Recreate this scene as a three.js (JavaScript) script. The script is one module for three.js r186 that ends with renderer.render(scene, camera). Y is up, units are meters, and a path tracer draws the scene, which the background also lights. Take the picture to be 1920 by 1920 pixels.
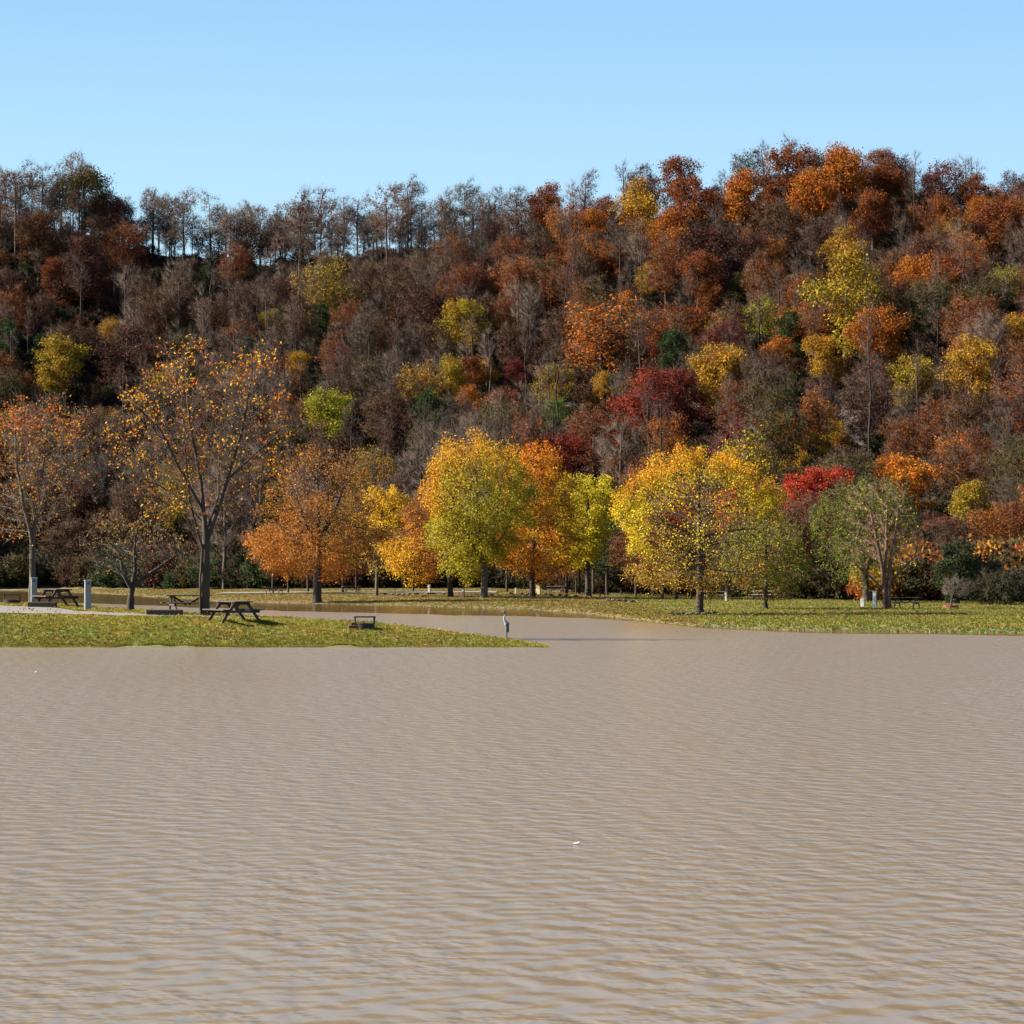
import * as THREE from 'three';
import { MarchingCubes } from 'three/addons/objects/MarchingCubes.js';
import { RoundedBoxGeometry } from 'three/addons/geometries/RoundedBoxGeometry.js';
import { mergeGeometries } from 'three/addons/utils/BufferGeometryUtils.js';

// ------------------------------------------------------------------ camera, sky, sun, exposure
const scene = new THREE.Scene();
const EXPOSURE = 4.0;                                       // the photograph is exposed for the shaded wood
const FOCAL = 4200, HORIZON = 1070, EYE = 2.6;               // lens in pixels of a 1920 frame, eye height over the water
const camera = new THREE.PerspectiveCamera(2 * Math.atan(960 / FOCAL) * 180 / Math.PI, 1, 0.5, 3000);
camera.position.set(0, EYE, 0);
camera.lookAt(0, EYE + (HORIZON - 960) / FOCAL * 100, -100);
scene.add(camera);
{
  const w = 128, h = 256, d = new Float32Array(w * h * 4);
  const stops = [[-90, .28, .30, .33], [-2, .46, .62, .80], [0, .58, .84, 1.02], [5.5, .62, .895, 1.07], [9, .52, .825, 1.06], [14.5, .345, .645, 1.02], [30, .18, .42, .82], [60, .075, .21, .48], [90, .05, .14, .34]].map((q) => [q[0], ...q.slice(1).map((v) => v / EXPOSURE)]);
  for (let j = 0; j < h; j++) {
    const el = (j + .5) / h * 180 - 90;
    let k = 0; while (k < stops.length - 2 && el > stops[k + 1][0]) k++;
    const a = stops[k], b = stops[k + 1], t = Math.min(1, Math.max(0, (el - a[0]) / (b[0] - a[0])));
    for (let i = 0; i < w; i++) { const o = (j * w + i) * 4; const side = 1 + .075 * Math.cos((i + .5) / w * 6.28319);   /* a little brighter on the sun's side */ for (let c = 0; c < 3; c++) d[o + c] = (a[c + 1] + (b[c + 1] - a[c + 1]) * t) * (c < 2 ? side : 1); d[o + 3] = 1; }
  }
  const sky = new THREE.DataTexture(d, w, h, THREE.RGBAFormat, THREE.FloatType);
  sky.mapping = THREE.EquirectangularReflectionMapping; sky.magFilter = sky.minFilter = THREE.LinearFilter; sky.needsUpdate = true;
  scene.background = sky; scene.environment = sky;
}
const sun = new THREE.DirectionalLight(new THREE.Color(1, .92, .78), 5);
sun.position.set(-170, 112, -120); sun.target.position.set(0, 0, -120 + 2);
sun.castShadow = true; sun.shadow.mapSize.set(4096, 4096);
Object.assign(sun.shadow.camera, { left: -300, right: 300, top: 300, bottom: -300, near: 1, far: 900 });
scene.add(sun, sun.target);
const renderer = new THREE.WebGLRenderer({ antialias: true });
renderer.toneMapping = THREE.LinearToneMapping;
renderer.toneMappingExposure = EXPOSURE;
renderer.shadowMap.enabled = true;
renderer.setSize(1024, 1024);

// ------------------------------------------------------------------ helpers
const rngOf = (seed) => { let a = seed * 2654435761 >>> 0; return () => { a = a + 0x6D2B79F5 | 0; let t = Math.imul(a ^ a >>> 15, 1 | a); t = t + Math.imul(t ^ t >>> 7, 61 | t) ^ t; return ((t ^ t >>> 14) >>> 0) / 4294967296; }; };
const lerp = (a, b, t) => a + (b - a) * t, clamp = (x, a = 0, b = 1) => Math.min(b, Math.max(a, x));
const smooth = (a, b, x) => { const t = clamp((x - a) / (b - a)); return t * t * (3 - 2 * t); };
const interp = (x, pts) => { if (x <= pts[0][0]) return pts[0][1]; for (let i = 1; i < pts.length; i++) if (x <= pts[i][0]) return lerp(pts[i - 1][1], pts[i][1], (x - pts[i - 1][0]) / (pts[i][0] - pts[i - 1][0])); return pts[pts.length - 1][1]; };
const hash = (x, y, z) => { let h = Math.imul(x, 374761393) + Math.imul(y, 668265263) + Math.imul(z, 2147483647 - 19) | 0; h = Math.imul(h ^ h >>> 13, 1274126177); return ((h ^ h >>> 16) >>> 0) / 4294967296; };
function noise(x, y, z = 0) {                               // value noise, -1 to 1
  const X = Math.floor(x), Y = Math.floor(y), Z = Math.floor(z); let u = x - X, v = y - Y, w = z - Z;
  u = u * u * (3 - 2 * u); v = v * v * (3 - 2 * v); w = w * w * (3 - 2 * w);
  const q = (k) => lerp(lerp(hash(X, Y, Z + k), hash(X + 1, Y, Z + k), u), lerp(hash(X, Y + 1, Z + k), hash(X + 1, Y + 1, Z + k), u), v);
  return lerp(q(0), q(1), w) * 2 - 1;
}
const fbm = (x, y, z = 0) => noise(x, y, z) * .55 + noise(x * 2.1 + 7, y * 2.1, z * 2.1) * .28 + noise(x * 4.3, y * 4.3 + 3, z * 4.3) * .17;
const taken = new Map();
const numbered = (n) => { const k = taken.get(n) || 0; taken.set(n, k + 1); return k ? n + '_' + String(k).padStart(3, '0') : n; };
const shade = (o) => { o.castShadow = o.receiveShadow = true; return o; };
function tag(o, label, category, group) { o.userData.label = label; o.userData.category = category; if (group) o.userData.group = group; return o; }
function thing(name, label, category, pos, turn = 0, group) { const g = new THREE.Group(); g.name = numbered(name); g.position.set(...pos); g.rotation.y = turn; tag(g, label, category, group); scene.add(g); return g; }
function part(name, geo, mat, parent) { const m = shade(new THREE.Mesh(geo, mat)); m.name = name; parent.add(m); return m; }
function struct(name, geo, mat) { const m = shade(new THREE.Mesh(geo, mat)); m.name = numbered(name); m.userData.kind = 'structure'; scene.add(m); return m; }
const lin = (r, g, b) => new THREE.Color().setRGB(r, g, b);
const wx = (px, D) => (px - 960) * D / FOCAL;               // metres to the side of a bearing at a distance

class Acc {                                                 // gathers faces for one mesh
  constructor(colored = true) { this.p = []; this.n = []; this.c = colored ? [] : null; this.i = []; this.uv = []; }
  get count() { return this.p.length / 3; }
  v(x, y, z, nx, ny, nz, c) { this.p.push(x, y, z); this.n.push(nx, ny, nz); if (this.c) this.c.push(c[0], c[1], c[2]); return this.p.length / 3 - 1; }
  leaf(x, y, z, s, rng, c, aspect = .62, up = .35) {        // one leaf: a folded rhombus with a random lie
    let ax = rng() * 2 - 1, ay = rng() * 2 - 1, az = rng() * 2 - 1; let l = Math.hypot(ax, ay, az) || 1; ax /= l; ay /= l; az /= l;
    let nx = rng() * 2 - 1, ny = rng() * 2 - 1 + up, nz = rng() * 2 - 1; const d = ax * nx + ay * ny + az * nz; nx -= d * ax; ny -= d * ay; nz -= d * az; l = Math.hypot(nx, ny, nz) || 1; nx /= l; ny /= l; nz /= l;
    const bx = (ay * nz - az * ny) * s * aspect, by = (az * nx - ax * nz) * s * aspect, bz = (ax * ny - ay * nx) * s * aspect;
    ax *= s; ay *= s; az *= s; const f = s * .18;
    const a = this.v(x - ax, y - ay, z - az, nx, ny, nz, c), b = this.v(x + bx + nx * f, y + by + ny * f, z + bz + nz * f, nx, ny, nz, c);
    const e = this.v(x + ax, y + ay, z + az, nx, ny, nz, c), g = this.v(x - bx + nx * f, y - by + ny * f, z - bz + nz * f, nx, ny, nz, c);
    this.i.push(a, b, e, a, e, g);
  }
  twig(x, y, z, dx, dy, dz, r, c) {                         // thin three-sided cone
    const l = Math.hypot(dx, dy, dz) || 1; let ux = -dz, uz = dx, uy = 0; let ul = Math.hypot(ux, uz); if (ul < 1e-4) { ux = 1; uz = 0; ul = 1; } ux /= ul; uz /= ul;
    const vx = (dy * uz - dz * uy) / l, vy = (dz * ux - dx * uz) / l, vz = (dx * uy - dy * ux) / l, k = [];
    for (let i = 0; i < 3; i++) { const a = i * 2.0944, ca = Math.cos(a), sa = Math.sin(a), nx = ux * ca + vx * sa, ny = vy * sa, nz = uz * ca + vz * sa; k.push(this.v(x + nx * r, y + ny * r, z + nz * r, nx, ny, nz, c)); }
    const t = this.v(x + dx, y + dy, z + dz, dx / l, dy / l, dz / l, c);
    this.i.push(k[0], k[1], t, k[1], k[2], t, k[2], k[0], t);
  }
  tube(P, R, sides, colorAt) {                              // tapering limb along points
    let u = null; const rings = [];
    for (let j = 0; j < P.length; j++) {
      const a = P[Math.max(0, j - 1)], b = P[Math.min(P.length - 1, j + 1)]; let tx = b[0] - a[0], ty = b[1] - a[1], tz = b[2] - a[2]; const tl = Math.hypot(tx, ty, tz) || 1; tx /= tl; ty /= tl; tz /= tl;
      if (!u) u = Math.abs(ty) > .9 ? [1, 0, 0] : [0, 1, 0];
      let d = u[0] * tx + u[1] * ty + u[2] * tz; u = [u[0] - d * tx, u[1] - d * ty, u[2] - d * tz]; const ul = Math.hypot(...u) || 1; u = u.map((q) => q / ul);
      const w = [ty * u[2] - tz * u[1], tz * u[0] - tx * u[2], tx * u[1] - ty * u[0]], ring = [];
      for (let k = 0; k < sides; k++) { const an = k / sides * Math.PI * 2, ca = Math.cos(an), sa = Math.sin(an), nx = u[0] * ca + w[0] * sa, ny = u[1] * ca + w[1] * sa, nz = u[2] * ca + w[2] * sa, r = R[j]; const q = [P[j][0] + nx * r, P[j][1] + ny * r, P[j][2] + nz * r]; ring.push(this.v(...q, nx, ny, nz, colorAt ? colorAt(q) : [1, 1, 1])); }
      rings.push(ring);
    }
    for (let j = 0; j + 1 < rings.length; j++) for (let k = 0; k < sides; k++) { const k2 = (k + 1) % sides, A = rings[j], B = rings[j + 1]; this.i.push(A[k], A[k2], B[k2], A[k], B[k2], B[k]); }
    const tip = this.v(...P[P.length - 1], 0, 1, 0, colorAt ? colorAt(P[P.length - 1]) : [1, 1, 1]), last = rings[rings.length - 1]; for (let k = 0; k < sides; k++) this.i.push(last[k], last[(k + 1) % sides], tip);
  }
  geo() {
    const g = new THREE.BufferGeometry(); g.setAttribute('position', new THREE.Float32BufferAttribute(this.p, 3)); g.setAttribute('normal', new THREE.Float32BufferAttribute(this.n, 3));
    if (this.c) g.setAttribute('color', new THREE.Float32BufferAttribute(this.c, 3)); g.setIndex(this.i); return g;
  }
}

// ------------------------------------------------------------------ the lie of the land (D: metres in front of the lens)
const SHORE = [[0, 1107], [190, 1112.5], [300, 1120], [440, 1128], [600, 1132], [800, 1137], [1000, 1143], [1100, 1150], [1180, 1160], [1300, 1173], [1500, 1182], [1920, 1187]].map(([p, y]) => { const D = FOCAL * EYE / (y - HORIZON); return [wx(p, D), D]; });
SHORE.unshift([-260, 300]); SHORE.push([60, 91], [260, 90]);
const RIDGE = [[-900, 470], [-300, 430], [0, 425], [150, 435], [260, 470], [380, 492], [480, 500], [620, 495], [720, 478], [800, 480], [900, 470], [1000, 455], [1100, 440], [1250, 408], [1450, 375], [1600, 366], [1700, 392], [1760, 412], [1850, 408], [1950, 395], [2200, 360], [2900, 420]].map(([p, y]) => [wx(p, 480), EYE + (HORIZON - y) * 480 / FOCAL]);
const FOOT = [[-260, 290], [-60, 300], [-32, 264], [0, 252], [14, 222], [28, 178], [60, 168], [260, 168]];
function islandH(x, D) {
  const hm = interp(x, [[-60, 1.3], [-22, 1.12], [-18, 1.03], [-10, .83], [-5, .68], [-2, .47], [0, .27], [.8, .12], [1.15, 0], [2, -.3], [8, -1]]);
  const df = interp(x, [[-60, 128], [-22, 107], [-17, 99], [-10, 91], [-5, 86], [0, 80.4], [1.2, 77.8]]), d0 = 76.2 + (.45 * noise(x * .7, 3) + .3 * noise(x * 2.2, 8)) * Math.exp(-Math.max(0, D - 76) / .9);
  const t1 = (D - d0) / 6.5, t2 = (df - D) / 4.5, t = Math.min(t1, t2);
  if (hm <= 0) return Math.min(hm, t * .7);
  return t < 0 ? t * .7 : hm * (1 - (1 - Math.min(1, t)) ** 2) + .02 * noise(x * 1.3, D * 1.3);
}
function bankH(x, D) {
  const d = D - interp(x, SHORE) - .6 * noise(x * .35, 5) - .3 * noise(x * 1.3, 9);
  if (d < 0) return Math.max(-1, d * .09);
  return .13 * (1 - Math.exp(-d / 2.2)) + d * lerp(.0052, .0008, smooth(-4, 9, x)) + .035 * noise(x * .25, D * .12);
}
function hillH(x, D) {
  const f = interp(x, FOOT), E = interp(x, RIDGE), t = (D - f) / (480 - f);
  if (t <= 0) return 0;
  if (t <= 1) return (E - 1) * t ** lerp(1.3, 1.75, smooth(0, 40, x)) + 3.2 * noise(x / 34 + 3, D / 55) * 4 * t * (1 - t);
  return Math.max(4, E - 1 - (D - 480) * .38);
}
const groundH = (x, D) => Math.max(-1.2, islandH(x, D), bankH(x, D)) + hillH(x, D);
const onGround = (px, D, sink = 0) => { const x = wx(px, D); return [x, groundH(x, D) - sink, -D]; };

// colour grain shared by ground and wood
function grainTexture(n, seed, f) { const t = new Uint8Array(n * n * 4), r = rngOf(seed); for (let j = 0; j < n; j++) for (let i = 0; i < n; i++) { const [a, b, c] = f(i / n, j / n, r, i, j), o = (j * n + i) * 4; t[o] = clamp(a) * 255; t[o + 1] = clamp(b) * 255; t[o + 2] = clamp(c) * 255; t[o + 3] = 255; } const x = new THREE.DataTexture(t, n, n); x.wrapS = x.wrapT = THREE.RepeatWrapping; x.magFilter = THREE.LinearFilter; x.minFilter = THREE.LinearMipmapLinearFilter; x.generateMipmaps = true; x.needsUpdate = true; return x; }
const wrapNoise = (u, v, k, s) => { const a = u * k, b = v * k, X = Math.floor(a), Y = Math.floor(b); let p = a - X, q = b - Y; p = p * p * (3 - 2 * p); q = q * q * (3 - 2 * q); const h = (i, j) => hash((X + i) % k, (Y + j) % k, s); return lerp(lerp(h(0, 0), h(1, 0), p), lerp(h(0, 1), h(1, 1), p), q); };
const grain = grainTexture(512, 5, (u, v, r) => { const n = .35 * wrapNoise(u, v, 24, 1) + .35 * wrapNoise(u, v, 80, 2) + .3 * r(), k = .55 + .75 * n; return [k, k, k * .95]; });
{
  const xs = [], zs = [];
  for (let x = 0; x < 45; x += .5) xs.push(x); for (let x = 45, s = 1; x < 420; x += s) { xs.push(x); s = Math.min(9, s * 1.08); }
  const X = [...xs.slice(1).map((q) => -q).reverse(), ...xs];
  for (let d = -30; d < 70; d += 10) zs.push(d); for (let d = 70; d < 112; d += .3) zs.push(d); for (let d = 112; d < 280; d += 1) zs.push(d); for (let d = 280; d < 560; d += 4) zs.push(d); for (let d = 560; d <= 1500; d += 60) zs.push(d);
  const nx = X.length, nz = zs.length, p = new Float32Array(nx * nz * 3), c = new Float32Array(nx * nz * 3), uv = new Float32Array(nx * nz * 2), idx = [];
  for (let j = 0; j < nz; j++) for (let i = 0; i < nx; i++) {
    const x = X[i], D = zs[j], k = j * nx + i, h = groundH(x, D); p.set([x, h, -D], k * 3); uv.set([x / 2.2, D / 2.2], k * 2);
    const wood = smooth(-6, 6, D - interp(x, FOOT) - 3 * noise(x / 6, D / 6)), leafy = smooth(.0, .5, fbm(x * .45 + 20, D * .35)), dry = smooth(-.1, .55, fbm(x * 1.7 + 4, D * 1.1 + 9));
    let q = [lerp(.14, .215, dry), lerp(.165, .165, dry), .014];                                                              // grass, greener and drier patches
    q = [lerp(q[0], .27, leafy * .6), lerp(q[1], .155, leafy * .6), lerp(q[2], .04, leafy * .6)];                            // fallen leaves
    if (D > 110) q = q.map((v, m) => lerp(v, [.165, .10, .024][m], (x < 8 ? .6 : .3) + .3 * dry + .2 * fbm(x * .3, D * .12 + 40)));
    const wet = 1 - smooth(.02, .15, h + .03 * noise(x * 2, D * 2)); q = q.map((v, m) => lerp(v, [.10, .075, .03][m], wet * .8));   // soaked rim
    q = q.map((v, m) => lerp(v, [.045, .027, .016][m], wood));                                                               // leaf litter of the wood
    c.set(q.map((v) => v * .8), k * 3);
  }
  for (let j = 0; j + 1 < nz; j++) for (let i = 0; i + 1 < nx; i++) { const a = j * nx + i; idx.push(a, a + 1, a + nx + 1, a, a + nx + 1, a + nx); }
  const g = new THREE.BufferGeometry(); g.setAttribute('position', new THREE.BufferAttribute(p, 3)); g.setAttribute('color', new THREE.BufferAttribute(c, 3)); g.setAttribute('uv', new THREE.BufferAttribute(uv, 2)); g.setIndex(idx); g.computeVertexNormals();
  struct('ground', g, new THREE.MeshStandardMaterial({ vertexColors: true, map: grain, bumpMap: grain, bumpScale: .05, roughness: 1 }));
}
// gravel drive on the near spit and the pale road on the far bank, as ribbons a little over the ground
function ribbon(name, edges, mat, lift = .012) {
  const a = new Acc(false); const rows = [];
  for (const [x, d0, d1] of edges) { const row = []; for (let k = 0; k <= 8; k++) { const D = lerp(d0, d1, k / 8); row.push(a.v(x, groundH(x, D) + lift, -D, 0, 1, 0)); a.uv.push(x / 2.2, D / 2.2); } rows.push(row); }
  for (let i = 0; i + 1 < rows.length; i++) for (let k = 0; k < 8; k++) a.i.push(rows[i][k], rows[i + 1][k], rows[i + 1][k + 1], rows[i][k], rows[i + 1][k + 1], rows[i][k + 1]);
  const g = a.geo(); g.setAttribute('uv', new THREE.Float32BufferAttribute(a.uv, 2)); struct(name, g, mat);
}
const gravel = new THREE.MeshStandardMaterial({ color: lin(.13, .115, .10), map: grain, bumpMap: grain, bumpScale: .02, roughness: .95, side: THREE.DoubleSide });
{
  const e = []; for (let x = -40; x <= -9.5; x += .5) e.push([x, interp(x, [[-40, 81.5], [-19, 81.6], [-14, 82.6], [-9.5, 83.3]]) + .25 * noise(x, 2), interp(x, [[-40, 97], [-19.5, 94], [-17, 87.5], [-13.5, 84.9], [-9.5, 84]]) + .25 * noise(x, 6)]); ribbon('gravel_drive', e, gravel, .03);
  const f = []; for (let x = -30; x <= -1.5; x += .75) { const D = 214 - x * .4; f.push([x, D + .4 * noise(x, 1), D + 9 + .4 * noise(x, 4)]); } ribbon('gravel_road', f, gravel, .09);
}

// ------------------------------------------------------------------ water: muddy flood water, wind-rippled in the open, calm under the far bank
function rippleTexture(n, metres, seed) {                    // cat's-paws: fine ripples in broken patches over a slight swell
  const r = rngOf(seed), fine = new Float32Array(n * n), swell = new Float32Array(n * n); let lo = 1e9, hi = -1e9;
  const wave = (h, lam, amp) => {
    const ang = (r() - .5) * 6.283, kx = Math.round(metres / lam * Math.sin(ang)), kz = Math.round(metres / lam * Math.cos(ang)) || 1, ph = r() * 6.283;
    const cx = new Float32Array(n), sx = new Float32Array(n); for (let i = 0; i < n; i++) { cx[i] = Math.cos(kx * i / n * 6.28319 + ph); sx[i] = Math.sin(kx * i / n * 6.28319 + ph); }
    for (let j = 0; j < n; j++) { const c = Math.cos(kz * j / n * 6.28319) * amp, s = Math.sin(kz * j / n * 6.28319) * amp; for (let i = 0; i < n; i++) h[j * n + i] += cx[i] * c - sx[i] * s; }
  };
  for (let w = 0; w < 70; w++) { const lam = .055 * Math.pow(4.5, r()); wave(fine, lam, lam); }
  for (let w = 0; w < 50; w++) { const lam = .16 * Math.pow(3.8, r()); wave(swell, lam, lam * .42); }
  const h = swell;
  for (let j = 0; j < n; j++) for (let i = 0; i < n; i++) { const u = i / n, v = j / n, m = .5 * wrapNoise(u, v, 40, seed) + .3 * wrapNoise(u, v, 17, seed + 1) + .2 * wrapNoise(u, v, 5, seed + 2); h[j * n + i] += fine[j * n + i] * (.10 + .32 * smooth(.3, .62, m)); }
  for (const q of h) { lo = Math.min(lo, q); hi = Math.max(hi, q); }
  const d = new Float32Array(n * n * 4); for (let i = 0; i < n * n; i++) { const q = (h[i] - lo) / (hi - lo); d[i * 4] = d[i * 4 + 1] = d[i * 4 + 2] = q; d[i * 4 + 3] = 1; }
  const t = new THREE.DataTexture(d, n, n, THREE.RGBAFormat, THREE.FloatType); t.wrapS = t.wrapT = THREE.RepeatWrapping; t.magFilter = THREE.LinearFilter; t.minFilter = THREE.LinearFilter; t.needsUpdate = true; return t;
}
const ripples = rippleTexture(2048, 17, 21);
const mud = { color: lin(.14, .092, .037), roughness: .25, ior: 2.6, specularIntensity: 1 };
const openWater = new THREE.MeshPhysicalMaterial({ ...mud, bumpMap: ripples, bumpScale: .038 });
const calmWater = new THREE.MeshPhysicalMaterial({ ...mud, roughness: .05, bumpMap: ripples, bumpScale: .012 });
{
  const line = [[-120, 190], [-34, 180], [-23, 160], [-15, 146], [-6, 133], [0, 129], [4, 124], [6.4, 116], [8.6, 101.5], [12.5, 93.5], [21.3, 89.3], [60, 87.5]];          // where the wind dies
  const edge = (x) => interp(x, line) + (x < 6 ? 1 : .4) * (1.6 * noise(x * .35, 4) + .7 * noise(x * 1.5, 2));
  const xs = []; for (let x = -260; x < 260; x += (x > -45 && x < 30) ? .4 : 4) xs.push(x);
  const sheet = (near, far, mat, step) => {
    const a = new Acc(false), rows = [];
    for (const x of xs) { const d0 = near(x), d1 = far(x), row = []; for (let k = 0; k <= step; k++) { const D = lerp(d0, d1, k / step); row.push(a.v(x, 0, -D, 0, 1, 0)); a.uv.push(x / 17, D / 17); } rows.push(row); }
    for (let i = 0; i + 1 < rows.length; i++) for (let k = 0; k < step; k++) a.i.push(rows[i][k], rows[i + 1][k], rows[i + 1][k + 1], rows[i][k], rows[i + 1][k + 1], rows[i][k + 1]);
    const g = a.geo(); g.setAttribute('uv', new THREE.Float32BufferAttribute(a.uv, 2)); struct('water', g, mat);
  };
  sheet(() => -30, edge, openWater, 6); sheet(edge, () => 330, calmWater, 4);
}

// ------------------------------------------------------------------ trees
const barkTone = (q) => { const n = .75 + .35 * noise(q[0] * 5, q[1] * 2.2, q[2] * 5); return [n, n, n]; };
const leafMat = (r, g, b, t = .25) => new THREE.MeshPhysicalMaterial({ color: lin(r, g, b), vertexColors: true, roughness: 1, transmission: t, thickness: 0, specularIntensity: .15, side: THREE.DoubleSide });
const barkMat = (r, g, b) => new THREE.MeshStandardMaterial({ color: lin(r, g, b), vertexColors: true, roughness: .95 });
const BARK = { grey: barkMat(.08, .06, .045), brown: barkMat(.05, .031, .019), pale: barkMat(.066, .046, .034), thin: barkMat(.028, .0175, .0115), dark: barkMat(.034, .024, .018), red: barkMat(.13, .066, .043) };
const freeLeaf = leafMat(1, 1, 1, .3);                     // colour of each leaf in the vertices

// branches that grow towards points spread through a crown
function colonize({ stems, pts, step, infl, kill, lift = .12, jitter = .25, iter = 120 }, rng) {
  const P = [], par = [], kids = [];
  const add = (q, p) => { P.push(q); par.push(p); kids.push(0); if (p >= 0) kids[p]++; return P.length - 1; };
  for (const s of stems) { let prev = s.from === undefined ? -1 : s.from; for (let k = prev >= 0 ? 1 : 0; k < s.path.length; k++) { const a = k ? s.path[k - 1] : s.path[0], b = s.path[k], n = k ? Math.max(1, Math.ceil(Math.hypot(b[0] - a[0], b[1] - a[1], b[2] - a[2]) / step)) : 1; for (let m = 1; m <= n; m++) prev = add([0, 1, 2].map((c) => lerp(a[c], b[c], m / n) + (k && m < n ? (rng() - .5) * step * .12 : 0)), prev); } s.end = prev; }
  const A = pts, near = new Int32Array(A.length).fill(-1), nd = new Float32Array(A.length).fill(1e9), dead = new Uint8Array(A.length);
  const meet = (from) => { for (let a = 0; a < A.length; a++) if (!dead[a]) { const q = A[a]; for (let n = from; n < P.length; n++) { const dx = P[n][0] - q[0], dy = P[n][1] - q[1], dz = P[n][2] - q[2], d = dx * dx + dy * dy + dz * dz; if (d < nd[a]) { nd[a] = d; near[a] = n; } } if (nd[a] < kill * kill) dead[a] = 1; } };
  meet(0);
  for (let it = 0; it < iter; it++) {
    const pull = new Map();
    for (let a = 0; a < A.length; a++) if (!dead[a] && nd[a] < infl * infl) { const n = near[a], l = Math.sqrt(nd[a]) || 1; let t = pull.get(n); if (!t) pull.set(n, t = [0, 0, 0]); for (let c = 0; c < 3; c++) t[c] += (A[a][c] - P[n][c]) / l; }
    const first = P.length;
    for (const [n, t] of pull) { if (kids[n] > 3) continue; const l = Math.hypot(...t) || 1; const d = [t[0] / l + (rng() - .5) * jitter, t[1] / l + lift + (rng() - .5) * jitter, t[2] / l + (rng() - .5) * jitter], m = Math.hypot(...d); add([P[n][0] + d[0] / m * step, P[n][1] + d[1] / m * step, P[n][2] + d[2] / m * step], n); }
    if (P.length === first) break; meet(first);
  }
  return { P, par };
}
function makeTree(o) {
  const rng = rngOf(o.seed), pts = [];
  for (const b of o.blobs) for (let k = 0; k < b.n;) { const x = rng() * 2 - 1, y = rng() * 2 - 1, z = rng() * 2 - 1, l = x * x + y * y + z * z; if (l > 1 || l < (b.hollow || 0) ** 2) continue; const w = 1 + (o.ragged ?? .24) * noise(x * 2.3 + o.seed, y * 2.3, z * 2.3) + .5 * (o.ragged ?? .24) * noise(x * 5 + o.seed, y * 5, z * 5); pts.push([b.c[0] + x * b.r[0] * w, b.c[1] + y * b.r[1] * w, b.c[2] + z * b.r[2] * w]); k++; }
  const { P, par } = colonize({ ...o.grow, stems: o.stems, pts }, rng);
  const N = P.length, R = new Float32Array(N), kids = Array.from({ length: N }, () => []), e = o.pipe || 2.2, tip = o.tip || .012;
  for (let n = 0; n < N; n++) if (par[n] >= 0) kids[par[n]].push(n);
  for (let n = N - 1; n >= 0; n--) { let s = 0; for (const k of kids[n]) s += R[k] ** e; R[n] = kids[n].length ? Math.max(tip, s ** (1 / e)) : tip; if (kids[n].length === 1) R[n] *= 1.004; }
  let big = 0; for (let n = 0; n < N; n++) if (par[n] < 0) big = Math.max(big, R[n]); const kR = (o.trunkR - tip) / Math.max(1e-4, big - tip); for (let n = 0; n < N; n++) R[n] = tip + (R[n] - tip) * kR;
  const wood = new Acc(), order = [];
  const chain = (start) => { const c = [start]; let n = start; while (kids[n].length) { kids[n].sort((a, b) => R[b] - R[a]); for (const k of kids[n].slice(1)) order.push([n, k]); n = kids[n][0]; c.push(n); } return c; };
  for (let n = 0; n < N; n++) if (par[n] < 0) order.push([-1, n]);
  while (order.length) {
    const [from, n] = order.pop(), c = chain(n); let ids = from >= 0 ? [from, ...c] : c; const rr = ids.map((q, k) => from >= 0 && k === 0 ? R[c[0]] * 1.05 : R[q]); let pp = ids.map((q) => P[q]);
    if (from < 0) { rr[0] *= 1.55; if (rr.length > 2) rr[1] *= 1.12; pp = pp.map((q) => q); pp[0] = [pp[0][0], pp[0][1] - .25, pp[0][2]]; }
    let r0 = rr[0]; const thin = r0 < .035, P2 = [], R2 = []; pp.forEach((q, k) => { if (!thin || k === 0 || k === pp.length - 1 || k % 2 === 0) { P2.push(q); R2.push(rr[k]); } });
    wood.tube(P2, R2, r0 > .12 ? 8 : r0 > .04 ? 5 : 3, barkTone);
  }
  // fine twigs and leaves at the outer shoots
  const crown = new Acc(), ends = []; for (let n = 0; n < N; n++) if (R[n] < (o.leafOn || tip * 2.2) && P[n][1] > (o.leafFrom || 0)) ends.push(n);
  const tw = o.twigs || { n: 0 }; for (let k = 0; k < tw.n; k++) { const n = ends[rng() * ends.length | 0], q = P[n], pr = par[n] >= 0 ? P[par[n]] : [q[0], q[1] - 1, q[2]]; let d = [q[0] - pr[0], q[1] - pr[1], q[2] - pr[2]]; const l = Math.hypot(...d) || 1, L = tw.len * (.5 + rng()); d = d.map((v, c) => (v / l * .8 + (rng() - .5) * 1.5 + (c === 1 ? (tw.up ?? .25) : 0)) * L); wood.twig(q[0], q[1], q[2], d[0], d[1], d[2], tw.r, [1, 1, 1]); }
  const lf = o.leaves; let made = 0, tries = 0;
  while (lf && made < lf.n && tries++ < lf.n * 12) {
    const n = ends[rng() * ends.length | 0], q = P[n], s = lf.spread; let x = rng() + rng() + rng() - 1.5, y = rng() + rng() + rng() - 1.5, z = rng() + rng() + rng() - 1.5; const p = [q[0] + x * s, q[1] + y * s - (lf.hang || 0) * rng(), q[2] + z * s];
    if (lf.keep && rng() > lf.keep(p)) continue;
    made++; crown.leaf(p[0], p[1], p[2], lf.size * (.65 + .7 * rng()), rng, lf.color(p, rng), lf.aspect || .62, lf.up ?? .35);
  }
  return { wood: wood.geo(), crown: lf ? crown.geo() : null, tris: (wood.i.length + crown.i.length) / 3 };
}
let triangles = 0;
function plant(name, label, o, pos, bark, turn = 0, group) {
  const t = makeTree(o); triangles += t.tris; const g = thing(name, label, 'tree', pos, turn, group);
  part('trunk', t.wood, bark, g); if (t.crown) part('crown', t.crown, o.leafMat || freeLeaf, g); return g;
}
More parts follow.
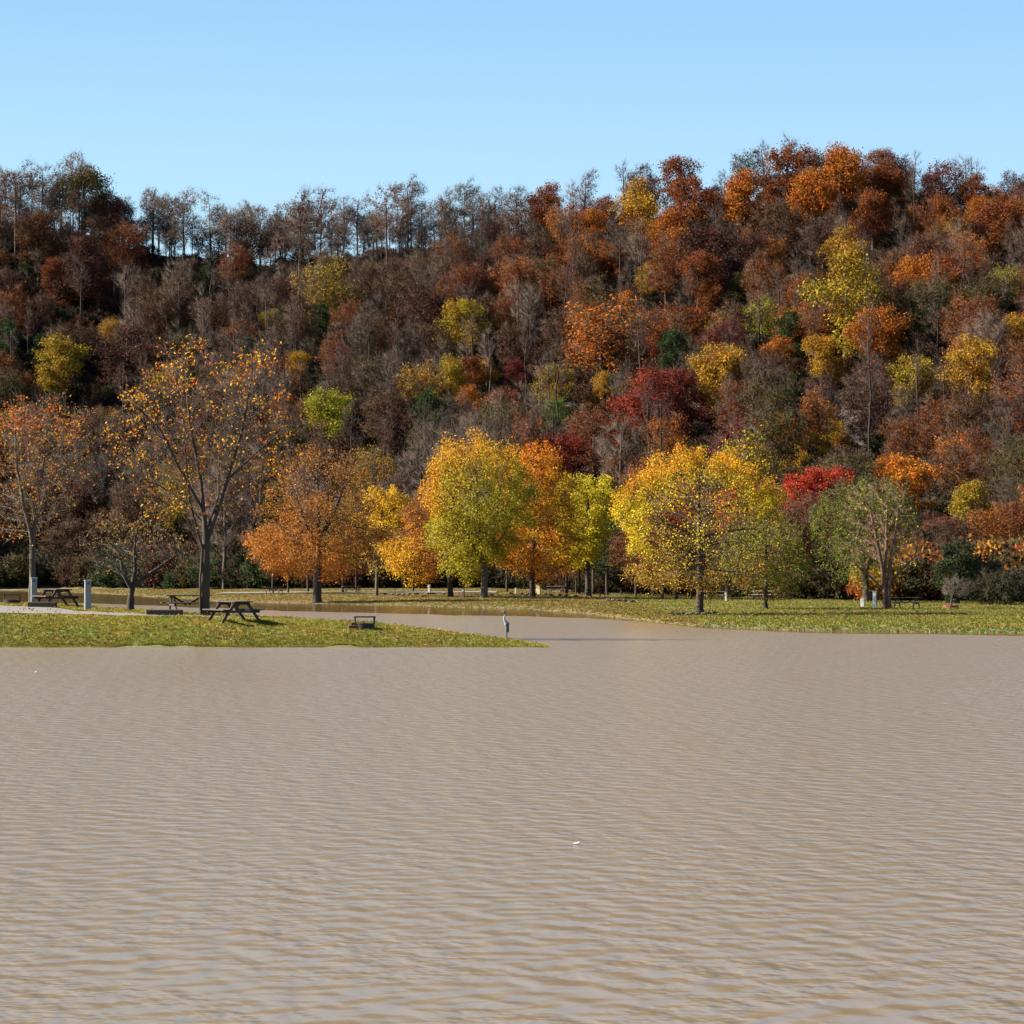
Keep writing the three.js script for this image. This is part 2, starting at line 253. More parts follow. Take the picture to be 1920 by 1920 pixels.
const mixc = (a, b, t) => a.map((v, k) => lerp(v, b[k], t));
const vary = (c, rng, k = .35) => { const f = 1 - k / 2 + k * rng(); return [c[0] * f, c[1] * f * (.9 + .2 * rng()), c[2] * f]; };
const C = { yellow: [0.4816, 0.2795, 0.0138], lemon: [0.43, 0.3612, 0.0138], olive: [0.215, 0.172, 0.0138], green: [0.1204, 0.1462, 0.0172], orange: [0.4472, 0.1634, 0.0103], rust: [0.2924, 0.0989, 0.0172], redorange: [0.4472, 0.0774, 0.0103], scarlet: [0.43, 0.0189, 0.012], brown: [0.172, 0.0903, 0.0258], dark: [0.086, 0.0516, 0.0189] };

// --- on the near spit
{
  // tall sparse tree with a cluster of rising stems
  const D = 85, pos = onGround(386, D, .05), H = 10.7;
  const tone = (p, r) => { const top = smooth(7.2, 10.2, p[1] + noise(p[0] * .8, p[2] * .8, 4)), k = r() * .9 + .35 * noise(p[0] * 1.1, p[1] * 1.1, p[2]); return vary(k < .28 ? mixc(C.yellow, C.orange, .25) : k < .62 ? mixc(C.orange, C.yellow, r() * .5) : top > r() ? C.redorange : mixc(C.rust, C.redorange, .4), r); };
  plant('sparse_tree', 'tall sparse tree with clustered rising stems and thin yellow leaves, behind the nearest picnic table', {
    seed: 11, trunkR: .165, tip: .007, pipe: 2.0, leafOn: .018,
    stems: [{ path: [[0, 0, 0], [0, 3.2, .02], [-.2, 5.2, 0], [-.6, 7.3, .1], [-.75, 9, .2], [-.8, 10.2, .2]] }, { path: [[.02, 2.8, 0], [.8, 5.2, .1], [1.4, 7.3, -.1], [1.7, 9.2, -.2]], from: 13 }, { path: [[-.1, 4, 0], [-1.0, 5.7, .3], [-1.7, 7.1, .4], [-2.7, 8.1, .5]], from: 18 }, { path: [[-.05, 3.5, 0], [-1.1, 4.6, -.4], [-2, 5.1, -.5]], from: 16 }, { path: [[.8, 5.2, 0], [1.9, 6.2, .3], [3.0, 7.1, .4]], from: 62 }, { path: [[0, 3.2, 0], [.35, 4.6, -.9], [.3, 6.4, -1.5]], from: 15 }, { path: [[-.17, 0, .12], [-.19, 1.4, .14], [-.12, 2.6, .1], [-.5, 4.4, .9], [-.6, 6.4, 1.4]] }],
    blobs: [{ c: [-.9, 7.6, 0], r: [2.1, 3.1, 2.2], n: 430, hollow: .2 }, { c: [1.5, 7.6, 0], r: [1.9, 2.9, 2.0], n: 400, hollow: .2 }, { c: [-2.7, 6.9, .2], r: [1.4, 1.7, 1.5], n: 170 }, { c: [-.7, 4.7, 0], r: [2.6, 1.3, 2.0], n: 170 }, { c: [2.3, 5.6, 0], r: [1.3, 1.5, 1.4], n: 110 }],
    grow: { step: .22, infl: 2.0, kill: .32, lift: .5, jitter: .3 }, twigs: { n: 3200, len: .36, r: .006, up: .5 },
    leaves: { n: 2300, spread: .34, size: .06, color: tone, keep: (p) => { const r = Math.hypot((p[0]) / 3.2, (p[1] - 6.4) / 4.2); return clamp(.24 + .8 * smooth(.5, 1, r) * smooth(-.35, .35, noise(p[0] * .9 + 3, p[1] * .9, p[2] * .9)) + .25 * smooth(8, 10, p[1])); } },
  }, pos, BARK.brown);
}
{
  const tone = (p, r) => { const k = r() + .5 * noise(p[0], p[1], p[2]) + .5 * smooth(6.5, 9, p[1]); return vary(k < .7 ? C.brown : k < .9 ? mixc(C.yellow, C.brown, .4) : k < 1.1 ? C.orange : C.redorange, r); };
  plant('red_tipped_tree', 'brown leaved tree with red orange tips beside a pedestal, leftmost on the spit', {
    seed: 23, trunkR: .14, tip: .007, pipe: 2.0, leafOn: .018,
    stems: [{ path: [[0, 0, 0], [.02, 2, 0], [.1, 3.4, 0], [.35, 5.2, .1], [.6, 7, .1]] }, { path: [[.05, 2.8, 0], [-.35, 4.4, .1], [-.7, 6.4, .1], [-.8, 8.2, 0]], from: 10 }],
    blobs: [{ c: [0, 6.3, 0], r: [3.0, 3.4, 2.6], n: 520, hollow: .25 }, { c: [1.5, 7.6, 0], r: [1.5, 1.9, 1.6], n: 150 }, { c: [-1.6, 4.0, 0], r: [2.2, 1.4, 2], n: 170 }],
    grow: { step: .26, infl: 2.4, kill: .38, lift: .38, jitter: .3 }, twigs: { n: 3000, len: .4, r: .007, up: .4 },
    leaves: { n: 3000, spread: .36, size: .06, color: tone, keep: (p) => clamp(.35 + .5 * smooth(6.5, 8.6, p[1]) + .4 * noise(p[0], p[1], p[2])) },
  }, onGround(60, 100, .05), BARK.grey);
}
{
  const tone = (p, r) => vary(r() < .35 ? mixc(C.yellow, C.brown, .6) : C.brown, r);
  plant('small_bare_tree', 'small nearly bare tree with a short dark trunk and spreading crooked branches', {
    seed: 37, trunkR: .15, tip: .008, pipe: 2.3, leafOn: .018,
    stems: [{ path: [[0, 0, 0], [.02, .55, 0], [.03, .95, 0], [-.25, 1.5, .1], [-.4, 2.3, .1]] }, { path: [[.03, .95, 0], [.55, 1.4, 0], [1.2, 1.85, 0], [1.9, 2.35, 0]], from: 4 }, { path: [[.03, .95, 0], [.15, 1.7, -.2], [.1, 2.6, -.3]], from: 4 }],
    blobs: [{ c: [-.1, 2.8, 0], r: [2.1, 1.5, 1.8], n: 330, hollow: .2 }, { c: [1.4, 2.6, 0], r: [1.0, .9, 1], n: 80 }],
    grow: { step: .17, infl: 1.7, kill: .26, lift: .1, jitter: .45 }, twigs: { n: 900, len: .28, r: .007 },
    leaves: { n: 800, spread: .3, size: .05, color: tone, keep: (p) => clamp(.25 + .7 * smooth(2.2, 3.6, p[1])) },
  }, onGround(245, 91.5, .05), BARK.dark);
}
// --- along the far shore
const crownNoise = (p, s, k) => noise(p[0] * s + k, p[1] * s, p[2] * s);
{
  const tone = (p, r) => { const low = 1 - smooth(2, 9, p[1]), side = smooth(1, -4, p[0]), k = r() * .7 + .3 * crownNoise(p, .6, 2) + .25 * low + .15 * side; return vary(k < .32 ? C.brown : k < .62 ? mixc(C.rust, C.brown, r() * .6) : mixc(C.orange, C.rust, r()), r, .5); };
  plant('rust_oak', 'broad rust orange oak with a dark trunk standing at the water edge', {
    seed: 41, trunkR: .34, tip: .012, pipe: 2.15, leafOn: .026,
    stems: [{ path: [[0, 0, 0], [0, 2.4, 0], [.1, 4.5, 0], [.1, 7, 0], [0, 9.5, 0]] }, { path: [[.05, 4.4, 0], [-1, 6.6, .4], [-1.8, 9, .3]], from: 12 }, { path: [[.05, 4.9, 0], [1.2, 7, -.3], [2, 9.2, -.3]], from: 13 }],
    blobs: [{ c: [-.1, 5.0, 0], r: [5.6, 3.2, 5], n: 620, hollow: .3 }, { c: [.2, 8.8, 0], r: [4.6, 3.9, 4.2], n: 520, hollow: .35 }, { c: [3.6, 10.2, 0], r: [2.4, 1.8, 2.4], n: 90 }],
    grow: { step: .36, infl: 3.4, kill: .62, lift: .1, jitter: .3 }, twigs: { n: 4200, len: .5, r: .011 },
    leaves: { n: 29900, spread: .62, size: 0.077, color: tone, up: .5, keep: (p) => clamp(1.0 - .72 * smooth(5.5, 9.5, p[1]) + .35 * crownNoise(p, .5, 8)) },
  }, onGround(595, 178, .1), BARK.dark);
}
{
  const tone = (p, r) => vary(r() < .75 ? C.yellow : mixc(C.olive, C.yellow, r()), r, .5);
  plant('small_yellow_tree', 'slender small tree topped with golden yellow leaves between the rust oak and brown tree', {
    seed: 47, trunkR: .15, tip: .012, stems: [{ path: [[0, 0, 0], [.05, 2.5, 0], [.2, 5, 0], [.5, 8, 0]] }],
    blobs: [{ c: [.9, 7.6, 0], r: [2.7, 2.5, 2.3], n: 270 }, { c: [.2, 4.2, 0], r: [2.8, 2.4, 2.4], n: 190, hollow: .3 }],
    grow: { step: .34, infl: 3, kill: .55 }, twigs: { n: 1500, len: .45, r: .011 },
    leaves: { n: 8450, spread: .46, size: 0.083, color: tone, keep: (p) => clamp(.18 + smooth(5.5, 8, p[1])) },
  }, onGround(706, 205, .1), BARK.grey);
}
{
  const tone = (p, r) => { const out = smooth(-1.2, -3.8, p[0]), k = r() * .6 + .5 * out * (1 - smooth(5.5, 8, p[1])) + .3 * crownNoise(p, .7, 5); return vary(k < .5 ? mixc(C.rust, C.brown, .45) : k < .74 ? C.orange : C.yellow, r, .5); };
  plant('russet_tree', 'russet brown tree with a golden orange lower fringe left of the tall yellow green tree', {
    seed: 53, trunkR: .24, tip: .012, stems: [{ path: [[0, 0, 0], [-.1, 2, 0], [-.6, 4.4, 0], [-1.1, 7.4, 0]] }],
    blobs: [{ c: [-2.1, 4.1, 0], r: [3.9, 2.8, 3.4], n: 460, hollow: .3 }, { c: [-1.4, 7.2, 0], r: [2.9, 2.7, 2.6], n: 320 }, { c: [1.4, 3.2, 0], r: [1.8, 1.7, 2], n: 90 }],
    grow: { step: .36, infl: 3.2, kill: .58 }, twigs: { n: 1800, len: .45, r: .011 },
    leaves: { n: 22100, spread: .58, size: 0.078, color: tone, up: .5 },
  }, onGround(845, 196, .1), BARK.dark);
}
{
  const tone = (p, r) => { const top = smooth(9.5, 13.5, p[1] - p[0] * .12 + 1.2 * crownNoise(p, .5, 3)), left = smooth(-2.5, -4.8, p[0]) * smooth(6, 8, p[1]), k = Math.max(top * .9, left); return vary(r() < k ? (r() < .55 ? mixc(C.orange, C.yellow, .3) : mixc(C.yellow, C.orange, .3)) : r() < .72 ? mixc(C.lemon, C.olive, .45 + .4 * r()) : C.olive, r, .5); };
  plant('yellow_green_tree', 'tallest tree of the far shore, yellow green with an orange crown top', {
    seed: 61, trunkR: .30, tip: .012, pipe: 2.2, leafOn: .026,
    stems: [{ path: [[0, 0, 0], [0, 2.6, 0], [-.3, 4.5, 0], [-.5, 7, .1], [-.7, 10.5, .1]] }, { path: [[0, 2.9, 0], [.7, 4.6, .1], [1, 7, .3], [1.5, 10.5, .2]], from: 8 }, { path: [[-.1, 3.2, 0], [-1.4, 5.2, .4], [-2.7, 7.6, .3]], from: 9 }, { path: [[.3, 3.6, 0], [1.9, 5.8, -.3], [2.5, 8, -.4]], from: 9 }],
    blobs: [{ c: [-1.0, 9, 0], r: [4.7, 5.2, 4.5], n: 900, hollow: .42 }, { c: [-1.2, 5, 0], r: [4.2, 3, 3.8], n: 380, hollow: .3 }, { c: [2.5, 8.2, 0], r: [2.2, 3.8, 3], n: 200 }],
    grow: { step: .4, infl: 3.6, kill: .66 }, twigs: { n: 2600, len: .5, r: .012 },
    leaves: { n: 39000, spread: .62, size: 0.082, color: tone, up: .5 },
  }, onGround(908, 190, .1), BARK.grey);
}
{
  const tone = (p, r) => { const k = r() * .75 + .45 * crownNoise(p, .55, 1) + .22 * smooth(9, 12, p[1]); return vary(k < .22 ? mixc(C.olive, C.orange, .4) : k < .5 ? mixc(C.orange, C.yellow, .5) : k < .9 ? C.orange : C.redorange, r, .5); };
  plant('orange_maple', 'bright orange maple with a narrow tall crown beside the tall yellow green tree', {
    seed: 67, trunkR: .24, tip: .012, stems: [{ path: [[0, 0, 0], [0, 2, 0], [.1, 5, 0], [.2, 8.5, 0], [.1, 11.5, 0]] }],
    blobs: [{ c: [.3, 4.8, 0], r: [4.0, 3.7, 3.5], n: 520, hollow: .35 }, { c: [.2, 9.4, 0], r: [3.7, 4.5, 3.3], n: 540, hollow: .35 }, { c: [2.2, 7.0, 0], r: [2.0, 3.4, 2.2], n: 150 }],
    grow: { step: .38, infl: 3.4, kill: .62 }, twigs: { n: 1700, len: .45, r: .011 },
    leaves: { n: 32500, spread: .6, size: 0.082, color: tone, up: .5 },
  }, onGround(998, 199, .1), BARK.dark);
}
{
  const tone = (p, r) => vary(r() < .8 ? mixc(C.lemon, C.yellow, r() * .4) : C.olive, r, .5);
  plant('lemon_yellow_tree', 'lemon yellow tree between the orange maple and the spreading oak', {
    seed: 71, trunkR: .24, tip: .012, stems: [{ path: [[0, 0, 0], [0, 3, 0], [0, 6, 0], [0, 9.6, 0]] }],
    blobs: [{ c: [.1, 8.2, 0], r: [3.3, 3.5, 3], n: 480, hollow: .35 }, { c: [-.4, 5, 0], r: [2.6, 2, 2.4], n: 160 }],
    grow: { step: .36, infl: 3.2, kill: .58 }, twigs: { n: 1700, len: .5, r: .011 },
    leaves: { n: 22100, spread: .52, size: 0.084, color: tone, up: .5 },
  }, onGround(1102, 209, .1), BARK.dark);
}
{
  // pin oak: one straight leader, long side branches
  const rng = rngOf(73), stems = [{ path: [[0, 0, 0], [.02, 2, 0], [0, 4, 0], [-.05, 6, 0], [0, 7.8, 0], [0, 9.3, 0]] }];
  const nodeAt = (h) => Math.round(h / .27);
  for (let k = 0; k < 34; k++) { const h = 1.7 + k / 34 * 7, az = k * 2.4 + rng() * .5, L = (h < 3 ? 3.6 : lerp(4.3, 1.0, smooth(4, 9, h))) * (.7 + .4 * rng()), rise = h < 3 ? -.12 : lerp(.12, .6, smooth(3, 8, h)), dx = Math.cos(az), dz = Math.sin(az); stems.push({ path: [[0, h, 0], [dx * L * .3, h + rise * L * .42, dz * L * .3], [dx * L * .65, h + rise * L * .7, dz * L * .65], [dx * L, h + rise * L * .82, dz * L]], from: nodeAt(h) }); }
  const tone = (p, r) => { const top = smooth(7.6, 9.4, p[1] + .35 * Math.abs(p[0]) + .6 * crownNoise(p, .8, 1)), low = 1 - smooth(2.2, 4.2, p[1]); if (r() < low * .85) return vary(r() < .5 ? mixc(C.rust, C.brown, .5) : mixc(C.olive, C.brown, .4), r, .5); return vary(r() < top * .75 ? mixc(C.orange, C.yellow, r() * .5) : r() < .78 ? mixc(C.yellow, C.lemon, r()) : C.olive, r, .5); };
  plant('spreading_oak', 'wide spreading yellow oak with one straight dark trunk on the right bank', {
    seed: 79, trunkR: .21, tip: .009, pipe: 2.3, leafOn: .02, stems,
    blobs: [{ c: [0, 5.6, 0], r: [4.9, 4.1, 4.4], n: 1100, hollow: .5 }, { c: [0, 2.5, 0], r: [4.3, 1.3, 4], n: 420, hollow: .3 }],
    grow: { step: .27, infl: 2.2, kill: .42, lift: .05, jitter: .3 }, twigs: { n: 5200, len: .34, r: .008, up: .05 },
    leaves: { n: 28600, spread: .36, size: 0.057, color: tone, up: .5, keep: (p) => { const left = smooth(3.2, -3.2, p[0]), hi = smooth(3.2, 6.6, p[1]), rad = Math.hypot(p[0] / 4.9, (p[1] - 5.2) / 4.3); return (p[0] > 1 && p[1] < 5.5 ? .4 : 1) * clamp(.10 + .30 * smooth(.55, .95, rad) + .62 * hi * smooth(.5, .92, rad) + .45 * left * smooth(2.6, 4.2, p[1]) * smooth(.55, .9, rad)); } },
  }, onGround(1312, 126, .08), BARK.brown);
}
{
  const tone = (p, r) => vary(r() < .6 ? mixc(C.green, C.olive, r() * .5) : r() < .6 ? mixc(C.olive, C.brown, .7) : mixc(C.brown, C.dark, .5), r, .5);
  plant('olive_tree', 'low dull green tree with a dense olive crown right of the spreading oak', {
    seed: 83, trunkR: .15, tip: .009, stems: [{ path: [[0, 0, 0], [0, 1.3, 0], [.1, 2.6, 0], [0, 4.6, 0]] }],
    blobs: [{ c: [.1, 3.2, 0], r: [3.3, 2.2, 3], n: 620, hollow: .3 }, { c: [-.2, 5, 0], r: [2.2, 1.5, 2], n: 160 }],
    grow: { step: .27, infl: 2.3, kill: .42 }, twigs: { n: 3200, len: .4, r: .008 },
    leaves: { n: 15600, spread: .42, size: 0.057, color: tone, keep: (p) => clamp(.9 - .35 * smooth(4, 6, p[1]) + .3 * crownNoise(p, .8, 3)) },
  }, onGround(1435, 142, .08), BARK.dark);
}
{
  const tone = (p, r) => vary(r() < .55 ? mixc(C.scarlet, [.16, .014, .012], .35) : r() < .5 ? mixc(C.redorange, C.rust, r()) : [.15, .018, .012], r, .6);
  plant('scarlet_tree', 'scarlet red maple glowing behind the olive and willow crowns', {
    seed: 89, trunkR: .22, tip: .014, stems: [{ path: [[0, 0, 0], [-.2, 3, 0], [-.3, 6, 0], [.3, 9, 0]] }],
    blobs: [{ c: [-.9, 7.4, 0], r: [2.4, 3.4, 2.2], n: 260, hollow: .3 }, { c: [1.6, 9.6, 0], r: [2.2, 1.7, 2], n: 150 }, { c: [-.3, 4.4, 0], r: [2.7, 2, 2.3], n: 130 }],
    grow: { step: .45, infl: 3.4, kill: .7 }, twigs: { n: 900, len: .5, r: .012 }, leaves: { n: 14300, spread: .52, size: 0.096, color: tone, up: .5 },
  }, onGround(1528, 214, .1), BARK.brown);
}
{
  // weeping willow: boughs with hanging strands
  const tone = (p, r) => vary(r() < .7 ? mixc([.15, .185, .03], C.olive, r() * .4) : C.green, r, .45);
  plant('weeping_willow', 'pale green weeping willow with drooping strands behind the leafless fan shaped tree', {
    seed: 97, trunkR: .3, tip: .012, stems: [{ path: [[0, 0, 0], [-.2, 2.4, 0], [-.6, 5, 0], [-.6, 7.6, 0]] }, { path: [[-.2, 2.4, 0], [1.2, 5, 0], [2, 7.4, 0]], from: 7 }],
    blobs: [{ c: [-2.0, 7.2, 0], r: [2.1, 2.3, 2.2], n: 260, hollow: .4 }, { c: [.8, 8.1, 0], r: [2.4, 2.1, 2.4], n: 270, hollow: .4 }, { c: [2.8, 6.9, 0], r: [1.5, 1.9, 1.8], n: 100, hollow: .3 }, { c: [-.4, 4.8, 0], r: [3.2, 2.2, 2.8], n: 200 }],
    grow: { step: .36, infl: 3.0, kill: .55 }, twigs: { n: 4200, len: .75, r: .010, up: -.9 },
    leaves: { n: 14000, spread: .45, size: .10, aspect: .22, hang: 1.6, up: 0, color: tone },
  }, onGround(1626, 172, .1), BARK.brown);
}
plant('fan_shaped_tree', 'leafless fan shaped tree with reddish twin trunks beside the right picnic table', {
  seed: 101, trunkR: .19, tip: .008, pipe: 2.3, leafOn: .018,
  stems: [{ path: [[-.1, 0, 0], [-.1, 1.0, 0], [-.25, 2.4, 0], [-.6, 4.4, .1], [-1.1, 6.6, .1]] }, { path: [[.14, 0, .05], [.12, 1.2, .05], [.25, 3, 0], [.6, 5, 0], [.8, 6.8, 0]] }, { path: [[-.1, 1.1, 0], [-.9, 2, .1], [-2.0, 2.9, .1]], from: 4 }, { path: [[.1, 1.5, 0], [.8, 2.4, 0], [1.8, 3.4, 0]], from: 30 }, { path: [[-.15, 1.9, 0], [.0, 4, -.1], [.05, 7, 0]], from: 7 }],
  blobs: [{ c: [-.2, 5.4, 0], r: [2.5, 2.9, 2.3], n: 420, hollow: .15 }, { c: [1.5, 3.7, 0], r: [1.2, 1.3, 1.3], n: 80 }, { c: [-1.9, 3.4, 0], r: [1.1, 1.2, 1.2], n: 80 }],
  grow: { step: .26, infl: 2.1, kill: .4, lift: .2 }, twigs: { n: 2600, len: .4, r: .007 },
  leaves: { n: 260, spread: .4, size: .06, color: (p, r) => vary(C.lemon, r), keep: (p) => (p[1] < 3 ? 1 : .1) },
}, onGround(1662, 143, .08), BARK.red);
plant('dark_evergreen', 'very dark rounded evergreen behind the right picnic table', {
  seed: 103, trunkR: .18, tip: .014, stems: [{ path: [[0, 0, 0], [0, 2, 0], [0, 4, 0]] }], blobs: [{ c: [0, 2.6, 0], r: [1.7, 2.3, 1.6], n: 260, hollow: .4 }], grow: { step: .34, infl: 2.6, kill: .5 },
  leaves: { n: 5200, spread: .45, size: .10, color: (p, r) => vary([.026, .034, .014], r, .5), up: .3 },
}, onGround(1795, 165, .1), BARK.dark);
plant('grey_shrub', 'small grey twiggy shrub growing from the red brick ring on the right bank', {
  seed: 107, trunkR: .05, tip: .006, stems: [{ path: [[0, 0, 0], [.02, .35, 0], [.1, .8, 0]] }], blobs: [{ c: [.35, 1.3, 0], r: [.95, .75, .8], n: 220 }], grow: { step: .13, infl: 1.2, kill: .2, lift: .25 }, twigs: { n: 900, len: .3, r: .006 },
  leaves: { n: 500, spread: .2, size: .04, color: (p, r) => vary([.12, .10, .08], r, .4) },
}, onGround(1782, 146, 0), BARK.pale);

// --- woodland trees: a set of forms, each tinted and turned where it stands
const tint = (p, rng) => { const w = noise(p[0] * .55, p[1] * .55, p[2] * .55), f = (.62 + .62 * rng()) * (1 + .28 * w); return [f * (.94 + .12 * rng()), f * (.8 + .4 * rng()) * (1 + .22 * noise(p[0] * .4 + 9, p[1] * .4, p[2] * .4)), f * (.8 + .4 * rng())]; };
const form = (o) => { const t = makeTree(o); triangles += t.tris; return t; };
const FORMS = { oak: [], tall: [], bare: [], half: [], pine: [], bush: [], pole: [] };
for (let k = 0; k < 5; k++) { const r = rngOf(300 + k), blobs = [];
  for (let b = 0; b < 10; b++) { const a = b * 2.4 + r() * 1.6, h = 4.4 + 8 * r(), q = (h < 9 ? 3.3 : 2.2) * (.35 + .8 * r()); blobs.push({ c: [Math.cos(a) * q, h, Math.sin(a) * q], r: [2.1 + r() * .8, 1.7 + r() * .6, 2.1 + r() * .8], n: 34, hollow: .45 }); } blobs.push({ c: [0, 12, 0], r: [2.4, 1.6, 2.4], n: 30, hollow: .4 });
  FORMS.oak.push(form({ seed: 400 + k, trunkR: .3, tip: .02, stems: [{ path: [[0, 0, 0], [.1, 3.5, 0], [0, 7, .2], [.2, 11, 0]] }], blobs, grow: { step: .8, infl: 4.5, kill: 1.1 }, leafOn: .05, ragged: .45, twigs: { n: 700, len: .9, r: .016, up: .3 }, leaves: { n: 8600, spread: 1.0, size: .155, color: tint, up: .7 } })); }
for (let k = 0; k < 5; k++) { const r = rngOf(320 + k), blobs = [];
  for (let b = 0; b < 7; b++) { const a = b * 2.4 + r(), h = 9 + 7 * r(), q = 2.2 * (.3 + .7 * r()); blobs.push({ c: [Math.cos(a) * q, h, Math.sin(a) * q], r: [2.0 + r() * .8, 2.0 + r() * .8, 2.0 + r() * .8], n: 34 }); }
  FORMS.tall.push(form({ seed: 440 + k, trunkR: .17, tip: .014, stems: [{ path: [[0, 0, 0], [.1 - .2 * r(), 5, 0], [.4 - .8 * r(), 10, .2], [.6 - 1.2 * r(), 15, 0]] }], blobs, grow: { step: .7, infl: 4.5, kill: 1.0, lift: .2 }, leafOn: .04, twigs: { n: 3000, len: .95, r: .0095, up: .5 }, leaves: { n: 1250, spread: 1.0, size: .14, color: tint, up: .6 } })); }
for (let k = 0; k < 5; k++) FORMS.bare.push(form({ seed: 460 + k, trunkR: .2, tip: .016, stems: [{ path: [[0, 0, 0], [.1, 3, 0], [.2, 6, .1], [0, 10, 0]] }], blobs: [{ c: [.2, 8.6, 0], r: [3.3, 5.0, 3.3], n: 230, hollow: .2 }, { c: [-.6, 5.6, .3], r: [2.8, 2.4, 2.8], n: 60 }], grow: { step: .62, infl: 4, kill: .95, lift: .32 }, leafOn: .045, twigs: { n: 3600, len: .9, r: .013, up: .5 }, leaves: { n: 420, spread: .7, size: .17, color: tint } }));
for (let k = 0; k < 4; k++) FORMS.half.push(form({ seed: 480 + k, trunkR: .22, tip: .018, stems: [{ path: [[0, 0, 0], [.1, 3, 0], [-.2, 6, .1], [0, 10, 0]] }], blobs: [{ c: [.3, 9.2, 0], r: [4, 3.8, 4], n: 200, hollow: .45 }, { c: [-.8, 6, .3], r: [3.6, 2.4, 3.6], n: 90 }], grow: { step: .75, infl: 4.2, kill: 1.05, lift: .2 }, leafOn: .05, ragged: .45, twigs: { n: 2400, len: .9, r: .014, up: .4 }, leaves: { n: 4200, spread: 1.05, size: .155, color: tint, up: .6 } }));
for (let k = 0; k < 2; k++) { const blobs = []; for (let b = 0; b < 9; b++) { const a = b * 2.4, h = 4.5 + b * .95, q = lerp(2.8, .4, b / 9); blobs.push({ c: [Math.cos(a) * q, h, Math.sin(a) * q], r: [2, .8, 2], n: 24 }); }
  FORMS.pine.push(form({ seed: 500 + k, trunkR: .22, tip: .02, stems: [{ path: [[0, 0, 0], [0, 6, 0], [.1, 13, 0]] }], blobs, grow: { step: .7, infl: 4, kill: .9, lift: 0 }, leafOn: .05, leaves: { n: 4800, spread: .8, size: .26, aspect: .25, color: tint, up: .8 } })); }
for (let k = 0; k < 3; k++) FORMS.bush.push(form({ seed: 520 + k, trunkR: .08, tip: .012, stems: [{ path: [[0, 0, 0], [0, .5, 0], [.2, 1.4, 0]] }], blobs: [{ c: [0, 1.7, 0], r: [2, 1.6, 2], n: 120 }], grow: { step: .3, infl: 2, kill: .4, lift: .2 }, leafOn: .03, twigs: { n: 700, len: .5, r: .010, up: .4 }, leaves: { n: 1500, spread: .45, size: .13, color: tint } }));
for (let k = 0; k < 4; k++) { const r = rngOf(900 + k); FORMS.pole.push(form({ seed: 540 + k, trunkR: .13, tip: .012, stems: [{ path: [[0, 0, 0], [.3 * r(), 4, 0], [.6 * r() - .3, 8, .2], [1.2 * r() - .6, 12.5, 0]] }], blobs: [{ c: [.2, 10.5, 0], r: [1.6, 3.6, 1.6], n: 60 }], grow: { step: .6, infl: 3, kill: .8, lift: .6 }, leafOn: .03, twigs: { n: 500, len: .8, r: .011, up: .7 }, leaves: { n: 90, spread: .6, size: .15, color: tint } })); }
const TONE = {
  rust: ['rust brown', leafMat(0.1386, 0.0375, 0.0082)], orange: ['burnt orange', leafMat(0.2753, 0.083, 0.0077)], bright: ['bright orange', leafMat(0.3881, 0.1294, 0.0092)], gold: ['old gold', leafMat(0.2974, 0.1536, 0.0119)], ochre: ['olive gold', leafMat(0.2352, 0.1552, 0.0113)],
  lime: ['yellow green', leafMat(0.2117, 0.194, 0.0124)], green: ['fresh green', leafMat(0.0814, 0.1384, 0.0114)], maroon: ['deep maroon', leafMat(0.1021, 0.017, 0.012)], red: ['dark red', leafMat(0.1617, 0.0221, 0.0102)],
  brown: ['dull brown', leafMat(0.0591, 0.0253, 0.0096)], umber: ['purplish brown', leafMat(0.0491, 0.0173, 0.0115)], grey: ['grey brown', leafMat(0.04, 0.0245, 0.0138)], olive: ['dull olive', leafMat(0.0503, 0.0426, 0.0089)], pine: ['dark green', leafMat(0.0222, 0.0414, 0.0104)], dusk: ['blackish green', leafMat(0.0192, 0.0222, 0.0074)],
};
const SHAPE = { oak: 'round', tall: 'slender', bare: 'bare', half: 'sparse', pine: 'pine', bush: 'bushy' };
const NAMES = { oak: 'round_crowned_tree', tall: 'slender_tree', bare: 'bare_tree', half: 'thin_leaved_tree', pine: 'pine_tree', bush: 'bush' };
const HEIGHT = { pole: 14, oak: 13.6, tall: 17.3, bare: 13.9, half: 13.2, pine: 13.6, bush: 3.4 };
const WIDTH = { oak: 8.8, tall: 6.6, bare: 7, half: 8, pine: 5.6, bush: 4.2, pole: 3 };
const barkFor = (f, r) => f === 'pole' ? (r < .25 ? BARK.pale : BARK.thin) : f === 'bare' ? (r < .2 ? BARK.pale : BARK.thin) : f === 'tall' ? (r < .5 ? BARK.pale : BARK.brown) : BARK.brown;
for (const f in FORMS) { let h = 0, w = 0; for (const t of FORMS[f]) { t.crown.computeBoundingBox(); const b = t.crown.boundingBox; h += b.max.y; w += (b.max.x - b.min.x + b.max.z - b.min.z) / 2; } HEIGHT[f] = h / FORMS[f].length * .985; WIDTH[f] = w / FORMS[f].length * .9; }
const woods = [];                                           // everything that stands in the wood, before it is built
const topPx = (x, D, h) => HORIZON - (groundH(x, D) + h - EYE) * FOCAL / D;
